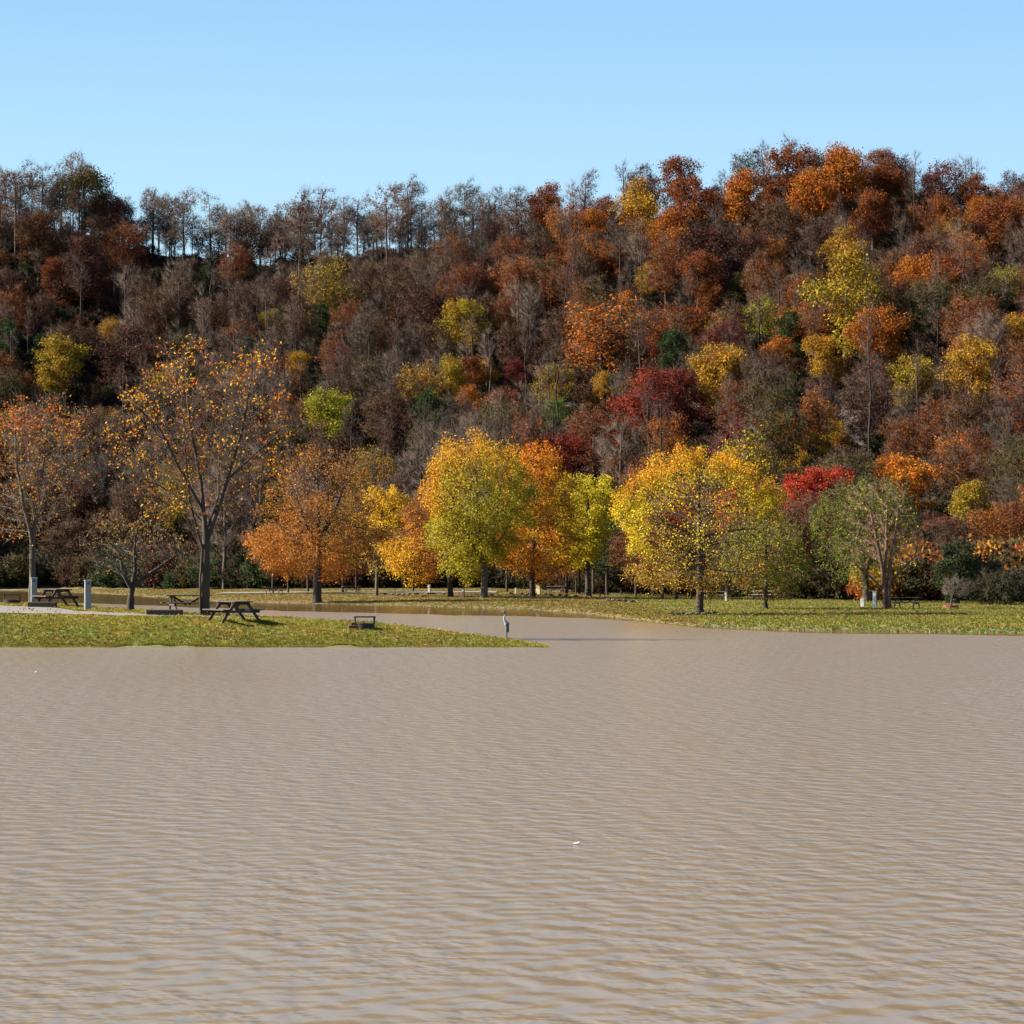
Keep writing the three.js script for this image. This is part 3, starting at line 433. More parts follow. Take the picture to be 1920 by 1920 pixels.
function byLook(px, top, widthPx, tone, f = 'oak', tallness = 1, note) {   // stand a tree on the slope where its top meets the given bearing
  let D = 255, x, s, h;
  for (D = 215; D < 500; D += 1.5) { x = wx(px, D); s = widthPx * D / FOCAL / WIDTH[f]; h = HEIGHT[f] * s * tallness; if (D > interp(x, FOOT) && topPx(x, D, h) < top) break; }
  woods.push({ x, D, f, tone, s, sy: s * tallness, named: true, note, px, top });
}
// crowns that stand out on the hillside: bearing, top, width, colour, form
[[1588, 462, 165, 'ochre', 'oak', 1.05], [1585, 415, 95, 'gold'], [1640, 345, 105, 'rust'], [1650, 558, 118, 'orange'], [1540, 628, 85, 'gold'], [1710, 652, 100, 'ochre'], [1825, 628, 120, 'gold'], [1850, 585, 90, 'bare', 'bare'], [1535, 728, 100, 'orange', 'half', 1.0], [1565, 782, 72, 'gold'],
  [1430, 545, 80, 'lime', 'half'], [1745, 505, 120, 'olive', 'half'], [1890, 487, 80, 'lime', 'half'], [1905, 585, 90, 'gold'], [1885, 370, 110, 'rust'], [1580, 262, 130, 'orange'], [1480, 266, 120, 'rust'], [1400, 275, 80, 'olive', 'half'], [1530, 300, 120, 'orange'], [1660, 290, 110, 'rust'], [1770, 292, 100, 'maroon', 'half'], [1395, 312, 130, 'orange'], [1275, 288, 95, 'rust'], [1300, 330, 120, 'rust'], [1470, 360, 110, 'brown', 'half'],
  [1250, 385, 85, 'orange', 'oak', 1.25], [1160, 302, 60, 'olive', 'half'], [1195, 325, 110, 'gold'], [1095, 308, 60, 'maroon', 'tall'], [1025, 335, 95, 'rust', 'oak', 1.15], [1060, 372, 80, 'orange', 'half', 1.1], [938, 342, 80, 'brown', 'half'], [1140, 447, 70, 'rust', 'oak', 1.2], [1330, 420, 130, 'umber'], [1310, 470, 110, 'rust'], [1215, 488, 60, 'gold', 'half'], [1388, 505, 70, 'olive', 'pine'],
  [868, 560, 100, 'ochre'], [950, 537, 58, 'rust', 'half', 1.5], [1130, 553, 190, 'orange', 'half', .75], [1055, 578, 90, 'brown', 'half'], [1155, 618, 85, 'pine', 'pine', .9], [1265, 605, 95, 'pine', 'pine', .9], [1040, 678, 85, 'ochre'], [968, 672, 62, 'maroon'], [1132, 690, 58, 'gold', 'oak', 1.2], [1215, 682, 150, 'red', 'oak', .85], [1270, 690, 110, 'maroon', 'oak', .9], [1040, 748, 75, 'green', 'oak', .75], [1250, 775, 95, 'orange', 'half'], [1385, 700, 105, 'rust', 'half'], [1165, 845, 75, 'rust'], [1060, 808, 130, 'red', 'oak', .8], [1165, 785, 85, 'grey', 'bare'], [912, 668, 52, 'gold'], [845, 660, 90, 'ochre', 'oak', 1.1], [820, 700, 60, 'gold', 'half'],
  [610, 715, 115, 'lime', 'oak', .9], [632, 622, 85, 'rust', 'half'], [560, 655, 60, 'gold'], [507, 575, 52, 'ochre', 'oak', 1.1], [610, 478, 120, 'ochre', 'half', 1.05], [600, 560, 70, 'pine', 'pine'], [440, 450, 75, 'rust', 'half'], [385, 495, 48, 'pine', 'pine'], [110, 625, 118, 'ochre', 'oak', .95], [205, 590, 55, 'gold', 'half'], [240, 605, 140, 'umber', 'oak', .8], [10, 590, 75, 'pine', 'pine', 1.2], [75, 625, 60, 'pine', 'pine'], [100, 482, 75, 'rust'], [45, 485, 45, 'pine', 'pine'], [725, 340, 85, 'rust', 'tall'], [155, 312, 120, 'olive', 'oak', .95], [25, 295, 100, 'umber', 'tall'], [560, 340, 110, 'umber', 'tall'], [600, 345, 70, 'maroon', 'tall'], [150, 430, 120, 'umber'], [70, 390, 110, 'brown'], [200, 355, 90, 'maroon', 'half'], [230, 405, 100, 'rust', 'half'], [620, 790, 120, 'brown', 'half'], [720, 720, 110, 'brown', 'half'], [750, 760, 90, 'umber', 'half'],
  [1700, 850, 130, 'bright', 'oak', .9], [1660, 848, 60, 'orange'], [1820, 895, 120, 'ochre', 'oak', .8], [1900, 940, 90, 'orange'], [1490, 832, 62, 'gold'], [1700, 770, 100, 'rust', 'half'], [1630, 700, 110, 'umber', 'half'], [1755, 955, 80, 'red', 'half', .8], [1850, 960, 110, 'orange', 'half', .9], [1920, 990, 110, 'rust', 'half'], [1790, 1000, 110, 'brown', 'half', .8], [1690, 960, 90, 'rust', 'half'], [1600, 990, 100, 'olive', 'half', .8], [1500, 960, 110, 'brown', 'half', .9], [1220, 960, 90, 'rust', 'half', .9],
  [690, 832, 100, 'ochre', 'half'], [90, 905, 130, 'brown', 'half', .9], [250, 890, 120, 'brown', 'half'], [330, 860, 110, 'ochre', 'half'], [150, 960, 130, 'brown', 'half', .7], [420, 900, 110, 'brown', 'bare'], [10, 900, 120, 'brown', 'half'], [790, 830, 80, 'grey', 'bare'],
].forEach((a) => byLook(...a));
[[1850, 160, .8], [1893, 157, .85], [1930, 160, .9], [1838, 172, 1.1]].forEach(([px, D, s]) => woods.push({ x: wx(px, D), D, f: 'bush', tone: 'dusk', s, sy: s, named: true, px, top: topPx(wx(px, D), D, 3.4 * s) }));
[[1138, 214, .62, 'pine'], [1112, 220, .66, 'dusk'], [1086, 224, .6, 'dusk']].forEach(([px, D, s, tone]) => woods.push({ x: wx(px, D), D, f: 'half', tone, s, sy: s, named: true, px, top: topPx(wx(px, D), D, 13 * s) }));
// young trees on the lawn before the wood, their thin stems in view
[[512, 222, 'rust'], [541, 226, 'rust'], [578, 232, 'brown'], [643, 224, 'ochre'], [668, 228, 'rust'], [775, 226, 'brown'], [950, 224, 'gold'], [1062, 222, 'gold'], [1080, 228, 'orange'], [1192, 205, 'rust'], [1242, 186, 'rust'], [1268, 188, 'rust'], [1296, 192, 'brown'], [1372, 200, 'olive'], [1482, 186, 'brown'], [1508, 190, 'rust']].forEach(([px, D, tone], i) => { const s = .42 + .06 * (i % 4); woods.push({ x: wx(px, D), D, f: 'half', tone, s, sy: s * 1.15, named: true, px, top: topPx(wx(px, D), D, 13 * s) }); });
{ // the rest of the wood, by the character of each part of the slope
  const r = rngOf(77), pick = (list) => { let t = r() * list.reduce((s, q) => s + q[2], 0); for (const q of list) if ((t -= q[2]) <= 0) return q; return list[0]; };
  for (let D = 168; D < 498; D += 5.8) for (let x = -174; x <= 174; x += 6.0) {
    const X = x + (r() - .5) * 5.8, d = D + (r() - .5) * 5.6, p = 960 + X * FOCAL / d; if (Math.abs(p - 960) > 1420) continue;
    const foot = interp(X, FOOT), t = (d - foot) / (480 - foot); if (t < .015) continue;
    const left = p < 930 + 120 * noise(d / 40, 3), ridge = t > .93, high = t > .62;
    if (ridge && r() < .2) continue;
    const q = ridge ? (left ? pick([['tall', 'brown', 4], ['tall', 'umber', 3], ['tall', 'grey', 3], ['tall', 'rust', 2], ['bare', 'grey', 2], ['half', 'brown', 1]]) : pick([['oak', 'rust', 4], ['half', 'rust', 2], ['oak', 'orange', 2], ['half', 'umber', 2], ['half', 'brown', 2], ['oak', 'umber', 1]]))
      : left ? (high ? pick([['tall', 'brown', 2], ['bare', 'grey', 4], ['half', 'brown', 3], ['half', 'umber', 3], ['half', 'rust', 2], ['oak', 'umber', 1]]) : pick([['bare', 'grey', 8], ['bare', 'umber', 3], ['half', 'grey', 3], ['half', 'brown', 3], ['half', 'rust', 2.4], ['half', 'olive', 1.4], ['half', 'gold', .7], ['pine', 'pine', .35], ['oak', 'umber', .6]]))
        : high ? pick([['oak', 'rust', 3], ['half', 'rust', 3.5], ['half', 'brown', 2.5], ['oak', 'umber', 1.2], ['bare', 'grey', 2.5], ['half', 'umber', 1.5], ['oak', 'orange', 1.8], ['half', 'orange', 1.5], ['half', 'gold', .8], ['half', 'olive', .7]]) : pick((d < 265 ? [['half', 'orange', 3], ['half', 'gold', 1], ['half', 'rust', 4], ['half', 'olive', 2], ['half', 'brown', 2], ['half', 'ochre', .7], ['oak', 'orange', .8], ['bare', 'grey', 1.5]] : [['half', 'brown', 3], ['half', 'rust', 4], ['bare', 'grey', 3.5], ['half', 'umber', 2], ['oak', 'rust', 1.8], ['half', 'orange', 1.4], ['oak', 'orange', .8], ['half', 'olive', 1.6], ['half', 'maroon', .7], ['oak', 'gold', .35], ['pine', 'pine', .3]]));
    if (left && ridge && (t > 1.0 || r() < .45)) continue;
    let s = (ridge ? .76 : .82) * (.75 + .5 * r()) * (left && !high ? .92 : 1) * lerp(.6, 1, smooth(185, 275, d));
    if (left && !ridge && p > 230 && p < 820 && topPx(X, d, HEIGHT[q[0]] * s * 1.1) < interp(p, [[230, 470], [480, 500], [620, 495], [720, 478], [820, 470]])) { if (q[0] === 'pine') continue; s *= lerp(.5, .8, r()); }   // the thin western ridge keeps its sky
    if (woods.some((w) => w.named && Math.hypot(w.x - X, w.D - d) < 3.2 + .28 * WIDTH[w.f] * w.s)) continue;
    // a named crown keeps its face clear: nothing as tall close in front of it
    if (woods.some((w) => w.named && w.D > d && w.D - d < 48 && Math.abs(w.px - p) < WIDTH[w.f] * w.s * FOCAL / w.D * .55 && topPx(X, d, HEIGHT[q[0]] * s) < w.top + .8 * WIDTH[w.f] * w.s * FOCAL / w.D)) continue;
    woods.push({ x: X, D: d, f: q[0], tone: q[1], s, sy: s * (.85 + .4 * r()), px: p, top: topPx(X, d, HEIGHT[q[0]] * s) });
  }
}
{ // close-set stems along the bare western ridge, sky between them
  const r = rngOf(83);
  for (let x = -165; x < 2; x += 1.75) for (let k = 0; k < 2; k++) { if (r() < .1) continue; const X = x + (r() - .5) * 4.2, d = 462 + k * 10 + 12 * r(), p = 960 + X * FOCAL / d, s = .78 * (.68 + .55 * r()); woods.push({ x: X, D: d, f: r() < .72 ? 'tall' : r() < .5 ? 'half' : 'bare', tone: ['umber', 'brown', 'grey', 'rust', 'umber'][r() * 5 | 0], s: s * (.8 + .35 * r()), sy: s * (.9 + .2 * r()), px: p, top: topPx(X, d, 17.3 * s) }); }
}
{
  const r = rngOf(99);
  for (const w of woods) { w.v = r() * FORMS[w.f].length | 0; w.turn = r() * 6.283; w.rb = r(); w.show = (w.named ? 1e6 : 0) + (Math.abs(w.px - 960) < 985 ? 1 : 0) * (WIDTH[w.f] * w.s * FOCAL / w.D) * (1 + (w.D > 455 ? 1.2 : 0) + (w.f === 'oak' ? .5 : 0)); }
  woods.sort((a, b) => b.show - a.show);
  const singles = woods.slice(0, 300), rest = woods.slice(300);
  const MARKS = [[130, 'the red tipped tree'], [310, 'the small bare tree'], [470, 'the tall sparse tree'], [670, 'the rust oak'], [775, 'the small yellow tree'], [945, 'the tall yellow green tree'], [1060, 'the orange maple'], [1150, 'the lemon yellow tree'], [1460, 'the spreading oak'], [1560, 'the scarlet maple'], [1720, 'the weeping willow'], [9999, 'the dark evergreen']];
  const band = (w) => { const t = (w.D - interp(w.x, FOOT)) / (480 - interp(w.x, FOOT)); return t > .9 ? 'on the ridge' : t > .62 ? 'high on hill' : t > .36 ? 'midway up hill' : t > .14 ? 'low on hill' : t > 0 ? 'at hill foot' : 'on the lawn'; };
  const sets = new Map();
  for (const w of singles) { w.kind = `${TONE[w.tone === 'bare' ? 'grey' : w.tone][0]} ${SHAPE[w.f]}`; w.where = `${band(w)} ${w.D < interp(w.x, FOOT) ? 'near' : 'over'} ${MARKS.find((m) => w.px < m[0])[1]}`; const k = w.kind + w.where; if (!sets.has(k)) sets.set(k, []); sets.get(k).push(w); }
  const ORD = ['leftmost', 'second', 'third', 'fourth', 'fifth', 'sixth', 'seventh', 'eighth', 'ninth'];
  for (const list of sets.values()) { list.sort((a, b) => a.px - b.px); list.forEach((w, i) => { const noun = w.f === 'pine' ? '' : ' tree'; w.label = list.length === 1 ? `${w.kind}${noun} ${w.where}` : list.length === 2 ? `${i ? 'right' : 'left'} of two ${w.kind}${noun ? ' trees' : 's'} ${w.where}` : `${i === list.length - 1 ? 'rightmost' : i ? ORD[i] + ' from left' : 'leftmost'} ${w.kind}${noun} ${w.where}`; }); }
  const toneOf = (w) => TONE[w.tone === 'bare' ? 'grey' : w.tone][1];
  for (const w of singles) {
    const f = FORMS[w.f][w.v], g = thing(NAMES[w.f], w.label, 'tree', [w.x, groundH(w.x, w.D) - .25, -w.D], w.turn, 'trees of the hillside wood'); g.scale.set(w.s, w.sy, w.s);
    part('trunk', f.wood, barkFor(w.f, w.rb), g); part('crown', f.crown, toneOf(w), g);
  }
  // the wood behind, too close-set to pick apart
  const wood = new THREE.Group(); wood.name = 'woodland'; wood.userData = { kind: 'stuff', label: 'dense mass of autumn woodland filling the hillside between the separate trees', category: 'woodland' }; scene.add(wood);
  const lots = new Map(), m4 = new THREE.Matrix4(), q4 = new THREE.Quaternion(), up = new THREE.Vector3(0, 1, 0);
  const put = (geo, mat, m) => { const k = geo.uuid + mat.uuid; if (!lots.has(k)) lots.set(k, { geo, mat, list: [] }); lots.get(k).list.push(m); };
  const lay = (w) => { const f = FORMS[w.f][w.v], m = m4.compose(new THREE.Vector3(w.x, groundH(w.x, w.D) - .25, -w.D), q4.setFromAxisAngle(up, w.turn), new THREE.Vector3(w.s, w.sy, w.s)).clone(); put(f.wood, barkFor(w.f, w.rb), m); put(f.crown, toneOf(w), m); };
  rest.forEach(lay);
  const pr = rngOf(171);
  for (let k = 0; k < 420; k++) { const X = -165 + 330 * pr(), D = 280 + 205 * pr(); if (D < interp(X, FOOT) + 8 || Math.abs(X * FOCAL / D) > 1400 || (D > 440 && X < -5)) continue; const s = .75 + .5 * pr(); lay({ x: X, D, f: 'pole', v: pr() * 4 | 0, tone: ['brown', 'grey', 'rust', 'umber'][pr() * 4 | 0], turn: pr() * 6, rb: pr(), s: s, sy: s }); }
  // brush along the edge of the wood
  const br = rngOf(131);
  for (let x = -100; x < 80; x += 1.5) for (let k = 0; k < 3; k++) { const X = x + br(), D = interp(X, FOOT) + 1 + k * 3.6 + br() * 3; if (Math.abs(X * FOCAL / D) > 1400) continue; const s = .75 + .7 * br() + k * .12; lay({ x: X, D, f: 'bush', v: br() * 3 | 0, tone: (X > 22 ? ['rust', 'gold', 'olive', 'dusk', 'orange', 'brown'] : ['brown', 'dusk', 'dusk', 'olive', 'pine', 'umber'])[br() * 6 | 0], turn: br() * 6, rb: br(), s, sy: s }); }
  for (let k = 0; k < 7000; k++) { const X = -170 + 340 * br(), D = 190 + 300 * br(); if (D < interp(X, FOOT) + 10 || Math.abs(X * FOCAL / D) > 1400 || (D > 474 && X < 0)) continue; const s = .6 + .8 * br(); lay({ x: X, D, f: 'bush', v: br() * 3 | 0, tone: ['brown', 'umber', 'dusk', 'dusk', 'grey'][br() * 5 | 0], turn: br() * 6, rb: br(), s, sy: s }); }
  for (let k = 0; k < 800; k++) { const X = -112 + 115 * br(), D = 400 + 76 * br(), s = .5 + .8 * br(); lay({ x: X, D, f: 'bush', v: br() * 3 | 0, tone: ['brown', 'umber', 'rust', 'dusk', 'grey'][br() * 5 | 0], turn: br() * 6, rb: br(), s, sy: s }); }
  for (const { geo, mat, list } of lots.values()) { const im = shade(new THREE.InstancedMesh(geo, mat, list.length)); im.name = numbered('woodland_trees'); im.userData.kind = 'stuff'; list.forEach((m, i) => im.setMatrixAt(i, m)); wood.add(im); }
  console.log('wood', woods.length, 'rest', rest.length, 'instanced sets', lots.size);
}

// ------------------------------------------------------------------ grass and fallen leaves
{
  const blade = (n, seed, h, w) => { const a = new Acc(), r = rngOf(seed); for (let k = 0; k < n; k++) { const an = r() * 6.28, d = .06 * r(), x = Math.cos(an) * d, z = Math.sin(an) * d, L = h * (.5 + r()), lx = (r() - .5) * L * .9, lz = (r() - .5) * L * .9, c = Math.cos(an + 1.5) * w, s = Math.sin(an + 1.5) * w, t = .7 + .5 * r(); const col = [t, t, t]; const i0 = a.v(x - c, 0, z - s, 0, .7, .7, col), i1 = a.v(x + c, 0, z + s, 0, .7, .7, col), i2 = a.v(x + lx, L, z + lz, 0, .7, .7, col); a.i.push(i0, i1, i2); } return a.geo(); };
  const field = (name, geo, mat, n, seed, place, label, cat) => { const im = shade(new THREE.InstancedMesh(geo, mat, n)), r = rngOf(seed), m = new THREE.Matrix4(), q = new THREE.Quaternion(), e = new THREE.Euler(), c = new THREE.Color(); let k = 0, tries = 0; while (k < n && tries++ < n * 30) { const w = place(r); if (!w) continue; e.set(w.tilt ? (r() - .5) * w.tilt : 0, r() * 6.28, w.tilt ? (r() - .5) * w.tilt : 0); m.compose(new THREE.Vector3(w.x, w.y, -w.D), q.setFromEuler(e), new THREE.Vector3(w.s, w.s, w.s)); im.setMatrixAt(k, m); im.setColorAt(k, c.setRGB(...w.c)); k++; } im.count = k; im.name = name; im.userData = { kind: 'stuff', label, category: cat }; scene.add(im); };
  const gm = new THREE.MeshPhysicalMaterial({ vertexColors: true, roughness: 1, transmission: .3, thickness: 0, specularIntensity: .2, side: THREE.DoubleSide });
  const drive = (x, D) => x < -9.5 && D > interp(x, [[-40, 81.2], [-19, 81.4], [-14, 82.5], [-9.5, 83.3]]) && D < interp(x, [[-40, 97], [-19.5, 94.5], [-17, 88], [-13.5, 85], [-9.5, 84]]);
  const gcol = (x, D, r) => { const k = fbm(x * .8 + 3, D * .6), b = r(); return b < .25 ? [.21, .135, .035] : mixc([.135, .17, .010], [.22, .175, .015], clamp(.45 + k + .3 * (r() - .5))); };
  field('grass', blade(9, 3, .05, .006), gm, 60000, 5, (r) => { const x = -23.5 + 25 * r(), D = 76 + 26 * r() ** 1.6, h = islandH(x, D); if (h < -.035 || drive(x, D)) return null; return { x, y: h - .01, D, s: .8 + .7 * r(), c: gcol(x, D, r) }; }, 'short yellowing grass covering the near spit of land', 'grass');
  field('grass_001', blade(9, 4, .045, .010), gm, 68000, 6, (r) => { const D = 92 + 200 * r() ** 1.15, x = (r() * 2 - 1) * .25 * D, h = bankH(x, D); if (h < -.02 || D > interp(x, FOOT)) return null; return { x, y: h - .01, D, s: .9 + .9 * r(), c: gcol(x * .5, D * .3, r).map((v, i) => v * (x > 9 ? [.9, .98, 1] : [.92, .72, .9])[i]) }; }, 'short autumn grass covering the far bank under the trees', 'grass');
  const lf = new Acc(); { const r = rngOf(8); for (let k = 0; k < 1; k++) { const s = .036; const a = lf.v(-s, .01, 0, 0, 1, 0, [1, 1, 1]), b = lf.v(0, .03, s * .7, 0, 1, 0, [1, 1, 1]), c = lf.v(s, .012, 0, 0, 1, 0, [1, 1, 1]), d = lf.v(0, .022, -s * .7, 0, 1, 0, [1, 1, 1]); lf.i.push(a, b, c, a, c, d); } }
  const lc = (r) => { const k = r(); return k < .3 ? [.22, .13, .03] : k < .6 ? [.17, .07, .018] : k < .92 ? [.10, .05, .02] : [.33, .24, .11]; };
  field('fallen_leaves', lf.geo(), gm, 3600, 9, (r) => { const x = -24 + 25.5 * r(), D = 76.3 + 24 * r() ** 1.5, h = islandH(x, D); if (h < .02 || (drive(x, D) && r() < .85)) return null; if (r() > .35 + .9 * fbm(x * .5, D * .5) + (x > -4 ? .15 : 0)) return null; return { x, y: h + .03 + .04 * r(), D, s: .6 + .9 * r(), tilt: 1.5, c: lc(r) }; }, 'fallen tan and orange leaves strewn over the near spit', 'leaves');
  field('fallen_leaves_001', lf.geo(), gm, 9000, 10, (r) => { const D = 92 + 125 * r(), x = (r() * 2 - 1) * .25 * D, h = bankH(x, D); if (h < .02 || D > interp(x, FOOT)) return null; return { x, y: h + .05 + .05 * r(), D, s: .7 + .8 * r(), tilt: 1.4, c: lc(r) }; }, 'fallen brown and yellow leaves strewn over the far bank', 'leaves');
}

// ------------------------------------------------------------------ picnic tables, fire rings, posts
const woodGrain = grainTexture(256, 15, (u, v, r) => { const k = .6 + .5 * wrapNoise(u, v * .125, 64, 4) * .7 + .2 * r(); return [k, k * .97, k * .93]; });
const plankMat = [0, 1, 2].map((k) => new THREE.MeshStandardMaterial({ color: lin(.04 + .012 * k, .028 + .009 * k, .02 + .006 * k), map: woodGrain, roughness: .9 }));
const paleWood = new THREE.MeshStandardMaterial({ color: lin(.3, .27, .23), map: woodGrain, roughness: .85 });
const darkWood = new THREE.MeshStandardMaterial({ color: lin(.03, .02, .015), map: woodGrain, roughness: .9 });
const iron = new THREE.MeshStandardMaterial({ color: lin(.02, .016, .015), roughness: .7, metalness: .3 });
const rusty = new THREE.MeshStandardMaterial({ color: lin(.13, .04, .02), map: grain, roughness: .9 });
const boxG = (w, h, d) => new RoundedBoxGeometry(w, h, d, 1, Math.min(w, h, d) * .14);
const TOP = boxG(1.83, .04, .135), SEAT = boxG(1.83, .04, .135), BEAM = boxG(.045, .09, .72), RAIL = boxG(.045, .09, 1.5), LEG = boxG(.05, .98, .1), BRACE = boxG(.72, .07, .045);
function picnicTable(label, pos, turn, top = plankMat, legs = plankMat[0]) {
  const t = thing('picnic_table', label, 'picnic table', pos, turn, 'picnic tables at the campsites');
  for (let k = 0; k < 5; k++) part('tabletop_plank', TOP, top[k % top.length], t).position.set(0, .735, (k - 2) * .146);
  for (const s of [-1, 1]) for (let k = 0; k < 2; k++) part('seat_plank', SEAT, top[(k + 1) % top.length], t).position.set(0, .445, s * (.60 + k * .145));
  for (const x of [-.62, .62]) {
    part('tabletop_beam', BEAM, legs, t).position.set(x, .668, 0); part('seat_beam', RAIL, legs, t).position.set(x, .378, 0);
    for (const s of [-1, 1]) { const l = part('leg', LEG, legs, t); l.position.set(x + .049, .345, s * .49); l.rotation.x = -s * .62; l.scale.y = .86; }
    const b = part('brace', BRACE, legs, t); b.position.set(x * .48, .53, 0); b.rotation.z = x < 0 ? -.55 : .55; b.scale.x = .8;
  }
  return t;
}
picnicTable('weathered picnic table in front of the tall sparse tree, nearest of the tables', onGround(438, 80.6), -1.02, plankMat, plankMat[1]);
picnicTable('picnic table half hidden behind the trunk of the tall sparse tree', onGround(352, 87.5), .35);
picnicTable('picnic table behind the dark timber beside the leftmost grey pedestal', onGround(106, 95.5), -1.0);
picnicTable('dark picnic table under the leafless fan shaped tree on the right bank', onGround(1698, 141.5), .12);
picnicTable('far picnic table under the rust oak, just behind its left side', onGround(514, 214), .4);
picnicTable('far picnic table beyond the rust oak, beside the thin pale trunks', onGround(660, 219), .2);
picnicTable('pale far picnic table in the dusk between orange maple and lemon yellow tree', onGround(1043, 222), .1, [paleWood]);
picnicTable('dark far picnic table under the lemon yellow tree', onGround(1116, 198), .3, [darkWood], darkWood);
picnicTable('white topped picnic table behind the trunk of the spreading oak', onGround(1340, 180), .05, [paleWood], darkWood);
picnicTable('small far picnic table beside the low timber frame', onGround(1432, 182), -.3, [paleWood], darkWood);

function fireRing(label, pos, turn, brick) {
  const t = thing('fire_ring', label, 'fire ring', pos, turn, 'steel campfire rings'); t.scale.setScalar(.86);
  const pr = [[.40, 0], [.42, 0], [.42, .2], [.435, .2], [.435, .225], [.40, .225], [.40, 0]].map(([x, y]) => new THREE.Vector2(x, y)); part('ring', new THREE.LatheGeometry(pr, 28), iron, t);
  for (const x of [-.4, .4]) { for (const z of [-.12, .12]) part('post', new THREE.CylinderGeometry(.028, .028, .26, 8), iron, t).position.set(x, .34, z); }
  const g = part('grate', boxG(.9, .04, .34), iron, t); g.position.set(0, .475, 0); for (let k = 0; k < 6; k++) { const b = part('grate_bar', new THREE.CylinderGeometry(.008, .008, .86, 6), iron, g); b.rotation.z = Math.PI / 2; b.position.set(0, .026, -.14 + k * .056); }
  part('ash', new THREE.CylinderGeometry(.39, .39, .06, 20), rusty, t).position.y = .03;
  return t;
}
fireRing('black steel fire ring with a raised grate beside a red brick, on the spit', onGround(684, 79.6), .15);
fireRing('black steel fire ring with a raised grate at the left edge of the spit', onGround(23, 99), .2);
const brickT = thing('brick_block', 'rust red brick block lying at the side of the fire ring', 'brick', onGround(663, 79.4), .1);
part('brick', boxG(.36, .14, .22), rusty, brickT).position.y = .07; part('brick', boxG(.3, .1, .18), rusty, brickT).position.set(.06, .19, -.01);
function timber(label, pos, turn, L) { const t = thing('parking_timber', label, 'timber', pos, turn, 'dark timbers edging the drive'); part('beam', boxG(L, .24, .22), darkWood, t).position.y = .12; for (const s of [-1, 1]) part('stake', new THREE.CylinderGeometry(.018, .018, .12, 8), iron, t).position.set(s * L * .36, .22, 0); return t; }
timber('dark railway timber lying at the drive edge before the half hidden picnic table', onGround(309, 84), -.04, 1.36); timber('dark railway timber lying in front of the leftmost grey pedestal', onGround(80, 92.5), -.06, 1.2);
const pedMat = new THREE.MeshStandardMaterial({ color: lin(.19, .215, .225), roughness: .6, metalness: .2 }), capMat = new THREE.MeshStandardMaterial({ color: lin(.26, .285, .29), roughness: .5, metalness: .2 }), blue = new THREE.MeshStandardMaterial({ color: lin(.03, .05, .14), roughness: .5 }), amber = new THREE.MeshStandardMaterial({ color: lin(.34, .16, .04), roughness: .6 });
function pedestal(label, pos, turn, s = 1) {
  const t = thing('utility_pedestal', label, 'utility post', pos, turn, 'campsite electric pedestals'); t.scale.setScalar(s);
  part('housing', boxG(.25, 1.16, .2), pedMat, t).position.y = .58; part('cap', boxG(.28, .05, .24), capMat, t).position.y = 1.185;
  part('socket_cover', boxG(.12, .09, .02), blue, t).position.set(0, 1.06, .108); part('number_plate', boxG(.11, .12, .012), amber, t).position.set(.01, .79, .104); part('door_frame', boxG(.19, .5, .012), pedMat, t).position.set(0, .36, .103);
  return t;
}
pedestal('grey electric pedestal with a blue socket and amber plate beside the small bare tree', onGround(165, 90), .3); pedestal('grey electric pedestal at the foot of the red tipped tree', onGround(64, 96.5), .3);
const white = new THREE.MeshStandardMaterial({ color: lin(.32, .32, .31), roughness: .6 }), cream = new THREE.MeshStandardMaterial({ color: lin(.4, .33, .19), roughness: .7 }), teal = new THREE.MeshStandardMaterial({ color: lin(.12, .16, .18), roughness: .7 });
function post(label, px, D, w, h, mat, cat = 'post', name = 'marker_post') { const t = thing(name, label, cat, onGround(px, D, .02), -.35); part('shaft', boxG(w, h, w * .8), mat, t).position.y = h / 2; part('cap', boxG(w * 1.12, h * .04, w * .95), mat, t).position.y = h * 1.02; part('plate', boxG(w * .7, h * .18, .02), capMat, t).position.set(0, h * .8, w * .42); return t; }
post('slim white post standing on the far bank before the dark hedge', 805, 215, .22, .85, white); post('weathered grey timber post at the far shore right of the russet tree', 868.5, 192, .22, .8, plankMat[2]);
post('short pale post between the tall yellow green tree and orange maple', 967, 216, .16, .55, white); post('cream electric pedestal right of the orange maple trunk', 1010, 212, .4, .85, cream, 'utility post', 'cream_pedestal');
post('white pedestal standing on the lawn left of the leafless fan shaped tree', 1617, 150, .24, .6, white, 'utility post', 'white_pedestal'); post('slate blue post close by the leafless fan shaped tree', 1640, 144.5, .24, 1.1, teal); post('pale post behind the left foot of the spreading oak', 1223, 205, .26, .8, plankMat[2]);
post('pale green post at the end of the white topped picnic table', 1361, 178, .16, .7, white); post('thin dark stake standing in the shallows off the far shore', 963, 148.5, .09, .34, darkWood, 'stake', 'wooden_stake'); post('small stub of wood poking from the shallows near the right bank', 1048, 140, .09, .16, darkWood, 'stake', 'wooden_stake');
{ const t = thing('timber_frame', 'low dark timber frame standing behind the spreading oak', 'frame', onGround(1388, 183), .1); for (const x of [-1.2, -.1, 1.1]) part('upright', boxG(.12, 1.25, .12), x > 1 ? plankMat[2] : darkWood, t).position.set(x, .62, 0); part('beam', boxG(2.7, .1, .16), darkWood, t).position.y = 1.29; part('rail', boxG(2.2, .09, .09), darkWood, t).position.set(0, .55, .11); part('panel', boxG(.9, .6, .08), darkWood, t).position.set(-.65, .9, -.11); }
